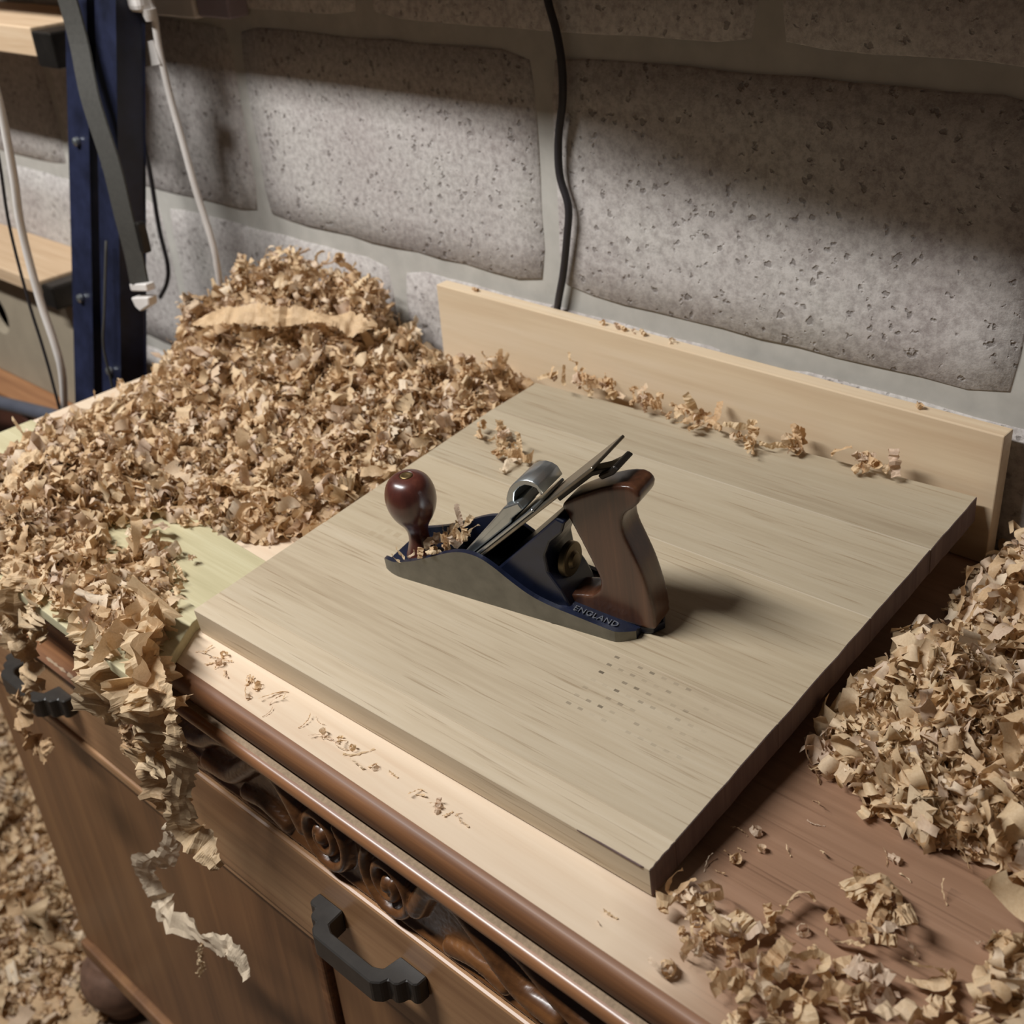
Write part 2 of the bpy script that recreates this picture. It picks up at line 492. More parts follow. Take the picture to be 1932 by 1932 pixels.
def block_mesh(w, h, seed):
    rr = random.Random(seed)
    bm = bmesh.new()
    nx, nz = 12, 6
    g = [[None] * (nz + 1) for _ in range(nx + 1)]
    for i in range(nx + 1):
        for k in range(nz + 1):
            x = w * i / nx; z = h * k / nz
            if i in (0, nx) and k in (0, nz):                         # worn corners
                x += 0.006 * (1 if i == 0 else -1); z += 0.006 * (1 if k == 0 else -1)
            x += rr.uniform(-.0012, .0012); z += rr.uniform(-.0012, .0012)
            g[i][k] = bm.verts.new((x, rr.uniform(-.0008, .0008), z))
    fs = []
    for i in range(nx):
        for k in range(nz):
            fs.append(bm.faces.new((g[i][k], g[i + 1][k], g[i + 1][k + 1], g[i][k + 1])))
    ring = [g[i][0] for i in range(nx + 1)] + [g[nx][k] for k in range(1, nz + 1)] + [g[i][nz] for i in range(nx - 1, -1, -1)] + [g[0][k] for k in range(nz - 1, 0, -1)]
    c = Vector((w / 2, 0, h / 2))
    r2 = []
    for v in ring:                                                     # rounded arris, then side walls
        d = Vector((v.co.x - c.x, 0, v.co.z - c.z)); 
        ox = 0.003 if abs(d.x) > w / 2 - 0.012 else 0; oz = 0.003 if abs(d.z) > h / 2 - 0.012 else 0
        r2.append(bm.verts.new((v.co.x + math.copysign(ox, d.x), 0.004, v.co.z + math.copysign(oz, d.z))))
    r3 = [bm.verts.new((v.co.x, 0.03, v.co.z)) for v in r2]
    n = len(ring)
    for a, b in ((ring, r2), (r2, r3)):
        for i in range(n):
            bm.faces.new((a[i], a[(i + 1) % n], b[(i + 1) % n], b[i]))
    bmesh.ops.recalc_face_normals(bm, faces=bm.faces)
    me = bpy.data.meshes.new('block'); bm.to_mesh(me); bm.free()
    me.materials.append(M['block']); me.shade_smooth()
    return me


bmeshes = [block_mesh(BW - 0.006, BH - 0.006, s) for s in range(5)]
k = 0
for row in range(-4, 4):
    z = Z0 + row * (BH + J)
    off = 0.0 if row % 2 == 0 else (BW + J) / 2
    for c in range(-5, 4):
        x = off + c * (BW + J) - (J if False else 0)
        if x > 1.6 or x + BW < -2.5 or z + BH > 1.45: continue
        if z < FLOOR_Z: continue
        o = bpy.data.objects.new('block', bmeshes[k % 5]); COL.objects.link(o); k += 1
        o.parent = wall; o.location = (x + 0.003, 0.0, z + 0.003)

floor = link('floor', box_mesh(-2.6, 1.7, -2.2, 0.004, FLOOR_Z - 0.06, FLOOR_Z), M['floor'])
tag(floor, kind='structure')

# ------------------------------------------------------------------ sideboard
sb = thing('sideboard', (0.26, -0.30, FLOOR_Z), 'old brown oak sideboard with carved drawer front, used as a workbench', 'sideboard')
SO = Vector((0.26, -0.30, FLOOR_Z))
XL, XR = -0.522, 1.045
YF = -0.570


def sbpart(name, me, mat, parent=None, off=None, smooth=False):
    """mesh given in room coordinates -> part of the sideboard"""
    o = link(name, me, mat, parent or sb, smooth=smooth)
    if parent is None: o.location = -SO
    return o


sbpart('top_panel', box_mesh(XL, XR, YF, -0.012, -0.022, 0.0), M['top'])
edge = [(YF, -0.0005), (YF - 0.004, -0.0012), (YF - 0.0075, -0.004), (YF - 0.0095, -0.009), (YF - 0.0095, -0.016), (YF - 0.0075, -0.024),
        (YF - 0.004, -0.031), (YF, -0.0345), (YF + 0.03, -0.0345), (YF + 0.03, -0.0225), (YF, -0.0225)]
sbpart('edge_moulding', prism_mesh(edge, 'x', XL, XR), M['brown'], smooth='angle')
bead = [(YF + 0.004, -0.0345), (YF - 0.010, -0.0350), (YF - 0.0135, -0.0375), (YF - 0.0145, -0.042), (YF - 0.013, -0.0465), (YF - 0.008, -0.050),
        (YF + 0.0, -0.051), (YF + 0.03, -0.051), (YF + 0.03, -0.0345)]
sbpart('bead_moulding', prism_mesh(bead, 'x', XL + 0.004, XR - 0.004), M['bead'], smooth='angle')
# fine dust lying in the quirk between the two mouldings
dv, df = [], []
rr = random.Random(3)
nd = 260
for i in range(nd + 1):
    x = XL + 0.02 + (XR - XL - 0.04) * i / nd
    a = 0.0030 + rr.uniform(0, .0006); h = 0.0006 + rr.uniform(0, .0004)
    dv += [(x, YF + 0.002, -0.0345), (x, YF - 0.003, -0.0345 + h), (x, YF - 0.004 - a, -0.0347 + h * .5), (x, YF - 0.0055 - a, -0.0352)]
    if i:
        for q in range(3): df.append((4 * (i - 1) + q, 4 * i + q, 4 * i + q + 1, 4 * (i - 1) + q + 1))
dust = sbpart('sawdust', fix_normals(mesh_of(dv, df)), M['sawdust']); tag(dust, label='pale sawdust in the groove of the moulding', kind='stuff')

# carcass
sbpart('side_panel', box_mesh(XL + 0.012, XL + 0.032, -0.556, -0.02, -0.81, -0.022, 0.002), M['door'])
sbpart('side_panel', box_mesh(XR - 0.032, XR - 0.012, -0.556, -0.02, -0.81, -0.022, 0.002), M['door'])
sbpart('back_panel', box_mesh(XL + 0.03, XR - 0.03, -0.03, -0.02, -0.81, -0.022), M['door'])
sbpart('bottom_panel', box_mesh(XL + 0.012, XR - 0.012, -0.556, -0.02, -0.815, -0.795, 0.002), M['door'])
sbpart('drawer_rail', box_mesh(XL + 0.012, XR - 0.012, -0.564, -0.52, -0.272, -0.258, 0.003), M['drawer'])
sbpart('plinth_rail', box_mesh(XL + 0.012, XR - 0.012, -0.566, -0.53, -0.815, -0.785, 0.003), M['door'])


def handle_mesh():
    half = [(0.067, 0.0), (0.067, -0.010), (0.064, -0.013), (0.057, -0.013), (0.055, -0.019), (0.052, -0.022), (0.045, -0.022), (0.043, -0.028), (0.036, -0.033)]
    outer = half + [(-x, y) for x, y in half[::-1]]
    inner = [(-0.036, 0.0), (-0.034, -0.017), (-0.026, -0.021), (0.026, -0.021), (0.034, -0.017), (0.036, 0.0)]
    return prism_mesh(outer + inner, 'z', -0.012, 0.012, 0.0012, 1)


HM = handle_mesh(); HM.materials.append(M['bakelite'])


def drawer(x0, x1, z0, z1, y, hx, hz):
    d = link('drawer', box_mesh(x0, x1, y, y + 0.022, z0, z1, 0.003, org=(hx, y, hz)), M['drawer'], sb)
    d.location = Vector((hx, y, hz)) - SO
    h = link('handle', HM, M['bakelite'], d)
    h['label'] = 'black stepped plastic drawer handle'
    return d


drawer(-0.498, -0.078, -0.256, -0.150, -0.562, -0.300, -0.198)
drawer(-0.052, 0.572, -0.256, -0.143, -0.568, 0.266, -0.190)
drawer(0.598, 1.018, -0.256, -0.150, -0.562, 0.810, -0.198)
sbpart('drawer_divider', box_mesh(-0.074, -0.056, -0.566, -0.53, -0.258, -0.05, 0.003), M['brown'])
sbpart('drawer_divider', box_mesh(0.576, 0.594, -0.566, -0.53, -0.258, -0.05, 0.003), M['brown'])
# plain cushion-moulded friezes above the outer drawers
cush = [(-0.560, -0.149), (-0.572, -0.146), (-0.574, -0.141), (-0.568, -0.136), (-0.560, -0.128), (-0.556, -0.112), (-0.560, -0.096), (-0.568, -0.084), (-0.570, -0.070),
        (-0.566, -0.058), (-0.556, -0.051), (-0.540, -0.051), (-0.540, -0.149)]
sbpart('frieze_moulding', prism_mesh(cush, 'x', -0.498, -0.078), M['brown'], smooth='angle')
sbpart('frieze_moulding', prism_mesh(cush, 'x', 0.598, 1.018), M['brown'])
dv, df = [], []
for i in range(90):
    x = -0.49 + 0.405 * i / 89; a = rr.uniform(0.001, 0.006)
    dv += [(x, -0.5605, -0.1345), (x, -0.566, -0.1352), (x, -0.5685 - a * .6, -0.1375)]
    if i:
        for q in range(2): df.append((3 * (i - 1) + q, 3 * i + q, 3 * i + q + 1, 3 * (i - 1) + q + 1))
d2 = sbpart('sawdust', fix_normals(mesh_of(dv, df)), M['sawdust']); tag(d2, kind='stuff')

# carved frieze over the middle drawer: relief of two scrolls and flowing leaves
CU0, CU1, CH = -0.052, 0.572, 0.076


def relief():
    cx = 0.26
    nx, nz = 420, 52
    xs = np.linspace(CU0, CU1, nx); zs = np.linspace(-0.142, -0.051, nz)
    X, Z = np.meshgrid(xs, zs, indexing='ij')
    U = X - cx; V = (Z + 0.142) * 0.076 / 0.091
    H = np.zeros_like(U)

    def ridge(pts, w, h, base=0):
        P = spline(pts, 60)
        D = np.full(U.shape, 9.0)
        for p, q in zip(P[:-1], P[1:]):
            d = q - p; L = d @ d
            t = np.clip(((U - p[0]) * d[0] + (V - p[1]) * d[1]) / L, 0, 1)
            D = np.minimum(D, np.hypot(U - p[0] - t * d[0], V - p[1] - t * d[1]))
        return h * np.sqrt(np.clip(1 - (D / w) ** 2, 0, 1))
    for s in (-1, 1):
        sp = []
        for i in range(34):
            a = i / 33 * 3.4 * math.pi; r = 0.030 - 0.0235 * i / 33
            sp.append((s * (0.040 + r * math.cos(a + 2.4)), 0.036 + r * math.sin(a + 2.4)))
        H = np.maximum(H, ridge(sp, 0.0055, 0.011))
        H = np.maximum(H, 0.013 * np.sqrt(np.clip(1 - (np.hypot(U - s * 0.040, V - 0.036) / 0.0085) ** 2, 0, 1)))
        # leaf running out from the scroll
        H = np.maximum(H, ridge([(s * 0.068, 0.030), (s * 0.090, 0.060), (s * 0.118, 0.064), (s * 0.145, 0.046), (s * 0.175, 0.026), (s * 0.210, 0.022)], 0.0095, 0.012))
        H = np.maximum(H, ridge([(s * 0.100, 0.012), (s * 0.130, 0.018), (s * 0.158, 0.014)], 0.007, 0.008))
        H = np.maximum(H, ridge([(s * 0.150, 0.066), (s * 0.185, 0.056), (s * 0.215, 0.040), (s * 0.250, 0.034), (s * 0.285, 0.050)], 0.008, 0.010))
        H = np.maximum(H, ridge([(s * 0.205, 0.014), (s * 0.245, 0.010), (s * 0.285, 0.020)], 0.006, 0.007))
    H = np.maximum(H, 0.0045 * np.exp(-((V - 0.004) / 0.0035) ** 2))
    H = np.maximum(H, 0.006 * np.exp(-((V - 0.073) / 0.003) ** 2))
    H += 0.00012 * np.random.default_rng(2).standard_normal(H.shape)
    Y = -0.560 - H
    verts = np.stack([X, Y, Z], -1).reshape(-1, 3)
    faces = []
    for i in range(nx - 1):
        b = i * nz
        for j in range(nz - 1):
            faces.append((b + j, b + nz + j, b + nz + j + 1, b + j + 1))
    return fix_normals(mesh_of(verts.tolist(), faces))


cf = sbpart('carved_frieze', relief(), M['carved'], smooth=True)
cf['label'] = 'dark carved frieze of scrolls and leaves'
sbpart('frieze_backing', box_mesh(CU0, CU1, -0.5595, -0.54, -0.142, -0.05), M['carved'])

# doors below
sbpart('door_panel', box_mesh(-0.496, 0.148, -0.556, -0.535, -0.784, -0.274, 0.004), M['door'])
sbpart('door_stile', box_mesh(0.152, 0.166, -0.562, -0.53, -0.786, -0.272, 0.003), M['brown'])
sbpart('door_panel', box_mesh(0.170, 0.352, -0.556, -0.535, -0.784, -0.274, 0.004), M['door'])
sbpart('door_stile', box_mesh(0.356, 0.370, -0.562, -0.53, -0.786, -0.272, 0.003), M['brown'])
sbpart('door_panel', box_mesh(0.374, 1.018, -0.556, -0.535, -0.784, -0.274, 0.004), M['door'])
footp = [(0.026, FLOOR_Z), (0.036, FLOOR_Z + 0.004), (0.038, FLOOR_Z + 0.014), (0.034, FLOOR_Z + 0.020), (0.046, FLOOR_Z + 0.030), (0.056, FLOOR_Z + 0.052), (0.058, FLOOR_Z + 0.068),
         (0.053, FLOOR_Z + 0.088), (0.042, FLOOR_Z + 0.102), (0.034, FLOOR_Z + 0.108), (0.034, -0.814)]
fm = lathe_mesh([(r, h - FLOOR_Z) for r, h in footp], 36)
for fx, fy in ((-0.482, -0.536), (1.005, -0.536), (-0.482, -0.075), (1.005, -0.075)):
    o = link('foot', fm, M['foot'], sb, loc=Vector((fx, fy, FLOOR_Z)) - SO, smooth=True)

# ------------------------------------------------------------------ oak panel being planed (tilted, raised at the back)
ex = Vector((0.99963, 0.02710, 0.0020)).normalized()
ey = Vector((-0.0270, 0.9958, 0.0878)); ey = (ey - ex * ey.dot(ex)).normalized()
nz = ex.cross(ey)
BT = 0.0258
BO = Vector((0.0302, -0.5333, 0.0259))              # front left corner of the top face
MB_ = Matrix(((ex.x, ey.x, nz.x, BO.x), (ex.y, ey.y, nz.y, BO.y), (ex.z, ey.z, nz.z, BO.z), (0, 0, 0, 1)))
board = thing('oak_panel', None, 'wide pale oak board lying flat under the hand plane', 'board', mat=MB_)
BW_, DL, DR = 0.4888, 0.462, 0.4842
# staves glued edge to edge; right end is ragged sawn end grain, coloured dark for its shade
cuts = [0.0, 0.028, 0.155, 0.292, 0.395, 1.0]
rr = random.Random(8)
for i in range(5):
    y0 = cuts[i]; last = i == 4
    ya = y0; nseg = 8
    yR = DR if last else cuts[i + 1]; yL = DL if last else cuts[i + 1]
    pts = [(0.0, ya), ]
    right = []
    for q in range(nseg + 1):
        right.append((BW_ + rr.uniform(-.00035, .00035), ya + (yR - ya) * q / nseg))
    poly = [(0.0 + 0.0004 * i, ya)] + right + [(0.006 if last else 0.0004 * i, yL)]
    me = prism_mesh(poly, 'z', -BT, 0.0, 0.0006, 1)
    me.materials.append(M['oak']); me.materials.append(M['oak_side'])
    for p in me.polygons:
        if p.normal.x > 0.6: p.material_index = 1
    st_ = link('stave', me, M['oak'], board)
    st_.color = [(0.96, 0.96, 0.97, 1), (0.84, 0.84, 0.84, 1), (0.80, 0.80, 0.785, 1), (0.74, 0.75, 0.75, 1), (0.68, 0.69, 0.69, 1)][i]  # pale front strip, then painted darker backwards as the light fades
# a torn splinter along the arris of the front edge
link('splinter', prism_mesh([(0.43, -0.0005), (0.482, -0.0008), (0.484, 0.0), (0.45, 0.0001)], 'z', -0.0012, 0.0003), M['oak_side'], board)

# batten that lifts the back of the board
bt = thing('support_batten', (0.27, -0.085, 0), 'pine batten hidden under the back of the oak board', 'batten')
link('batten', box_mesh(-0.20, 0.205, -0.018, 0.018, 0.0, 0.0375, 0.001), M['pine'], bt)

# pine upstand at the back of the bench
ub = thing('pine_backboard', (0.175, -0.021, 0), 'long clean pine board standing on edge against the block wall', 'board')
link('board', box_mesh(-0.345, 0.343, -0.009, 0.009, 0.0, 0.128, 0.0012), M['pine'], ub)

# greenish plank on the left
gp = thing('greenish_plank', (-0.22, -0.51, 0), 'thin greenish plank under shavings left of the oak board', 'plank')
link('plank', prism_mesh([(-0.28, 0.098), (-0.28, -0.092), (0.300, -0.104), (0.246, -0.0245), (0.225, 0.077)], 'z', 0.0, 0.0115, 0.001), M['green_plank'], gp)

# ------------------------------------------------------------------ hand plane
phi = 0.1503
L_ = ex * math.cos(phi) + ey * math.sin(phi)
D_ = nz.cross(L_)
PO = BO + ex * 0.1080 + ey * 0.1285
MP = Matrix(((L_.x, D_.x, nz.x, PO.x), (L_.y, D_.y, nz.y, PO.y), (L_.z, D_.z, nz.z, PO.z), (0, 0, 0, 1)))
hp = thing('hand_plane', None, 'metal smoothing hand plane with dark wooden knob and handle', 'hand plane', mat=MP)
PW = 0.060


def plane_body():
    # plan outline half widths along the length: toe rounded, heel narrowed
    topz = [(0.0, .011), (0.006, .0135), (0.02, .0165), (0.04, .024), (0.06, .034), (0.078, .043), (0.09, .0475), (0.10, .049), (0.112, .0478), (0.125, .042), (0.14, .0325),
            (0.157, .0235), (0.175, .0185), (0.2, .0150), (0.225, .0118), (0.240, .0098), (0.247, .0085)]
    hw = lambda x: (PW / 2) * (1 - 0.20 * max(0, (0.022 - x) / 0.022) ** 2) - 0.010 * max(0, (x - 0.232) / 0.015) ** 1.5
    st = spline([(a, b) for a, b in topz], 64)
    th = 0.0042; bed = 0.0058
    verts, faces, mats = [], [], []
    ring = 8
    for x, zt in st:
        w = hw(x); c = PW / 2
        zt = max(zt, 0.0068)
        k_ = min(1, max(0, (x - 0.155) / 0.03)); bed = 0.0058 + k_ * max(0, zt - 0.0016 - 0.0058)
        sec = [(c - w, 0), (c - w, zt), (c - w + th, zt + 0.0004), (c - w + th, bed), (c + w - th, bed), (c + w - th, zt + 0.0004), (c + w, zt), (c + w, 0)]
        for y, z in sec: verts.append((x, y, z))
    n = len(st)
    mi = [0, 1, 1, 1, 1, 1, 0, 0]
    for i in range(n - 1):
        for q in range(ring):
            a = i * ring + q; b = i * ring + (q + 1) % ring
            faces.append((a, a + ring, b + ring, b)); mats.append(mi[q])
    for base, fl in ((0, False), ((n - 1) * ring, True)):
        v = [base + q for q in range(8)]
        for f in ((v[0], v[1], v[2], v[3]), (v[0], v[3], v[4], v[7]), (v[4], v[5], v[6], v[7])):
            faces.append(f if not fl else f[::-1]); mats.append(1)
    me = mesh_of(verts, faces)
    me.materials.append(M['steel']); me.materials.append(M['blue'])
    for p, m in zip(me.polygons, mats): p.material_index = m
    return fix_normals(me)


pb = link('body', plane_body(), [M['steel'], M['blue']], hp)
# heel tongue and toe lip in blue
link('heel', prism_mesh([(0.243, 0.016), (0.256, 0.020), (0.262, 0.030), (0.256, 0.042), (0.243, 0.047)], 'z', 0.0004, 0.0075, 0.0012), M['blue'], hp)
frog = prism_mesh([(0.098, 0.006), (0.108, 0.020), (0.166, 0.080), (0.186, 0.101), (0.194, 0.099), (0.190, 0.088), (0.178, 0.076), (0.171, 0.060), (0.172, 0.045), (0.182, 0.030), (0.190, 0.012), (0.190, 0.006)], 'y', 0.0085, 0.0515, 0.0018, 2)
link('frog', frog, M['blue'], hp)
# cutting iron with cap iron, bedded at 45 degrees
ca, sa = math.cos(math.radians(43.8)), math.sin(math.radians(43.8))


def along(t, h): return (0.0855 + t * ca - h * sa, 0.0205 + t * sa + h * ca)


def plate(t0, t1, h0, h1, y0, y1, bev=0.0006):
    return prism_mesh([along(t0, h0), along(t1, h0), along(t1, h1), along(t0, h1)], 'y', y0, y1, bev, 1)


link('cutting_iron', plate(-0.018, 0.196, 0.0, 0.0026, 0.0055, 0.0545), M['iron_steel'], hp)
link('cap_iron', plate(-0.010, 0.118, 0.0030, 0.0056, 0.0060, 0.0540), M['bright_steel'], hp)
capp = [along(-0.008, 0.0066), along(0.084, 0.0066), along(0.088, 0.0090), along(0.106, 0.0090), along(0.107, 0.016), along(0.090, 0.0200), along(0.074, 0.0180), along(0.020, 0.0125), along(-0.008, 0.0086)]
link('lever_cap', prism_mesh(capp, 'y', 0.0100, 0.0500, 0.0014, 2), M['bright_steel'], hp)
hump = [along(0.090, 0.0195), along(0.094, 0.0235), along(0.100, 0.0265), along(0.106, 0.0285), along(0.113, 0.0292), along(0.120, 0.028), along(0.126, 0.0252), along(0.130, 0.021), along(0.132, 0.016), along(0.130, 0.0085), along(0.126, 0.0085), along(0.128, 0.015), along(0.125, 0.0192), along(0.121, 0.0225), along(0.114, 0.0242), along(0.106, 0.0232), along(0.101, 0.02), along(0.097, 0.0165)]
link('cam_lever', prism_mesh(hump, 'y', 0.0150, 0.0450, 0.0006, 1), M['bright_steel'], hp, smooth='angle')
# lateral lever behind the iron
lat = link('lateral_lever', prism_mesh([along(0.128, -0.0050), along(0.172, -0.0050), along(0.196, -0.0125), along(0.197, -0.0095), along(0.174, -0.0012), along(0.128, -0.0012)], 'y', 0.024, 0.036, 0.0006, 1), M['dark_metal'], hp)
p0 = along(0.194, -0.012)
link('lever_tab', prism_mesh([(p0[0] - 0.010, p0[1] - 0.008), (p0[0] + 0.001, p0[1] - 0.001), (p0[0] + 0.006, p0[1] + 0.005), (p0[0] + 0.0015, p0[1] + 0.007), (p0[0] - 0.004, p0[1] + 0.001), (p0[0] - 0.013, p0[1] - 0.005)], 'y', 0.019, 0.043, 0.001, 1), M['dark_metal'], hp)
# brass adjusting wheel
wm = lathe_mesh([(0.004, -0.006), (0.0060, -0.0055), (0.0070, -0.0035), (0.0138, -0.0032), (0.0148, -0.0022), (0.0148, 0.0022), (0.0138, 0.0032), (0.0080, 0.0034), (0.006, 0.006), (0.003, 0.0065)], 40, 'x', (0.180, 0.030, 0.0460))
link('adjusting_wheel', wm, M['bronze'], hp, smooth='angle')
link('adjusting_screw', lathe_mesh([(0.0032, 0), (0.0032, 0.022)], 16, 'x', (0.162, 0.030, 0.0460)), M['dark_metal'], hp, smooth=True)
# front knob
kx = 0.024
kp = [(0.0135, 0.0060), (0.0140, 0.0085), (0.0125, 0.0120), (0.0100, 0.0200), (0.0090, 0.0270), (0.0096, 0.0340), (0.0125, 0.0410), (0.0170, 0.0480), (0.0205, 0.0560), (0.0222, 0.0650),
      (0.0215, 0.0740), (0.0185, 0.0820), (0.0135, 0.0870), (0.0075, 0.0890), (0.0060, 0.0888), (0.0058, 0.0882)]
ks = spline(kp, 48)
kn = link('knob', lathe_mesh([(max(a, 0.0001), b) for a, b in ks], 40, 'z', (kx, 0.030, 0)), M['knobwood'], hp, smooth=True)
link('knob_screw', lathe_mesh([(0.0056, 0.0872), (0.0056, 0.0892), (0.0046, 0.0898), (0.0030, 0.0890), (0.0010, 0.0889)], 24, 'z', (kx, 0.030, 0)), M['brass'], kn, smooth=True)
# rear tote
tote = [(0.1835, 0.0085), (0.1815, 0.0145), (0.1845, 0.0200), (0.1935, 0.0230), (0.2055, 0.0262), (0.2130, 0.0340), (0.2145, 0.0450), (0.2090, 0.0600), (0.2010, 0.0790), (0.1915, 0.1000), (0.1880, 0.1080),
        (0.1930, 0.1135), (0.2080, 0.1230), (0.2250, 0.1325), (0.2400, 0.1385), (0.2500, 0.1395), (0.2560, 0.1350), (0.2550, 0.1270), (0.2490, 0.1200), (0.2420, 0.1140), (0.2390, 0.1050), (0.2405, 0.0940), (0.2460, 0.0800), (0.2520, 0.0640),
        (0.2570, 0.0450), (0.2600, 0.0280), (0.2605, 0.0150), (0.2570, 0.0078), (0.2200, 0.0075)]
ts = spline(tote + [tote[0]], 140)[:-1]
tm = rounded_by_remesh(prism_mesh([tuple(p) for p in ts], 'y', 0.0165, 0.0435), 0.0011, 26)
to = link('tote', tm, M['rosewood'], hp, smooth=True)
to['label'] = 'dark red-brown wooden rear handle'
# raised lettering on the heel of the casting
fc = bpy.data.curves.new('lettering', 'FONT'); fc.body = 'ENGLAND'; fc.size = 0.0080; fc.extrude = 0.0005; fc.space_character = 1.1
fo = bpy.data.objects.new('lettering_tmp', fc); COL.objects.link(fo)
dg = bpy.context.evaluated_depsgraph_get()
lm = bpy.data.meshes.new_from_object(fo.evaluated_get(dg)); bpy.data.objects.remove(fo)
lm.materials.clear()
lo = link('lettering', lm, M['letter'], hp)
lo.location = (0.1925, 0.0064, 0.0152)
lo.rotation_euler = (0, 0.132, 0)
lo['label'] = 'raised maker lettering on the heel'

# ------------------------------------------------------------------ wood shavings
def ribbon(rng, length, width, kind, segs=12, cols=3):
    """one shaving: ribbon mesh centred on its middle; kinds: curl, fold (accordion), strand"""
    s = np.linspace(0, 1, segs + 1); ds = length / segs
    if kind == 'curl':
        r0 = rng.uniform(0.0025, 0.0065); r1 = r0 * rng.uniform(1.2, 2.6)
        kap = 1 / (r0 + (r1 - r0) * s)
    elif kind == 'fold':
        lam = rng.uniform(0.007, 0.013); A = rng.uniform(1.0, 1.7) * 2 * math.pi / lam
        kap = A * np.sign(np.sin(2 * math.pi * s * length / lam + rng.uniform(0, 6))) * rng.uniform(0.5, 1.0, segs + 1) + rng.normal(0, 25)
    elif kind == 'crumple':
        nk = max(3, int(length / 0.006)); ctl = rng.normal(0, 170, nk) + rng.normal(0, 60)
        kap = np.interp(s, np.linspace(0, 1, nk), ctl)
    else:
        kap = rng.normal(0, 40) + rng.normal(0, 60, segs + 1)
    kap = np.clip(kap, -2.0 / ds, 2.0 / ds)
    th = np.cumsum(kap * ds) + rng.uniform(0, 6)
    x = np.cumsum(np.cos(th)) * ds; z = np.cumsum(np.sin(th)) * ds
    drift = rng.normal(0, 0.25) * (s - .5) * width * (3 if kind == 'curl' else 1.2)
    c = np.stack([x, drift, z], 1); c -= c.mean(0)
    tw = np.cumsum(rng.normal(0, 0.10 if kind != 'crumple' else 0.22, segs + 1)) + rng.normal(0, .2)
    wid = width * (0.75 + 0.25 * np.sin(math.pi * np.clip(s * 1.1, 0, 1))) * rng.uniform(0.8, 1.15, segs + 1)
    if kind == 'strand': wid = width * (1 - 0.6 * s)
    verts = np.zeros((segs + 1, cols, 3))
    nx_, nz_ = -np.sin(th), np.cos(th)
    for j in range(cols):
        v = (j / (cols - 1) - 0.5)
        verts[:, j, 0] = c[:, 0] + nx_ * np.sin(tw) * v * wid
        verts[:, j, 2] = c[:, 2] + nz_ * np.sin(tw) * v * wid
        verts[:, j, 1] = c[:, 1] + np.cos(tw) * v * wid
        cup = rng.normal(0, 0.0006, segs + 1) + (0.0008 if j == 1 else 0)
        verts[:, j, 0] += nx_ * cup; verts[:, j, 2] += nz_ * cup
    return verts.reshape(-1, 3)


def ribbon_faces(segs, cols=3):
    f = []
    for i in range(segs):
        for j in range(cols - 1):
            a = i * cols + j
            f.append((a, a + 1, a + cols + 1, a + cols))
    return np.array(f)


def rand_rot(rng, flat=0.0):
    q = rng.normal(0, 1, 4)
    if flat: q = np.array([1, q[1] * (1 - flat), q[2] * (1 - flat), 0]) ; 
    q /= np.linalg.norm(q); w, x, y, z = q
    Rm = np.array([[1 - 2 * (y * y + z * z), 2 * (x * y - z * w), 2 * (x * z + y * w)],
                   [2 * (x * y + z * w), 1 - 2 * (x * x + z * z), 2 * (y * z - x * w)],
                   [2 * (x * z - y * w), 2 * (y * z + x * w), 1 - 2 * (x * x + y * y)]])
    if flat:
        a = rng.uniform(0, 2 * math.pi); c, s = math.cos(a), math.sin(a)
        Rm = np.array([[c, -s, 0], [s, c, 0], [0, 0, 1]]) @ Rm
    return Rm


def pick(rng, mix):
    return rng.choice(['curl', 'fold', 'strand', 'crumple'], p=mix)


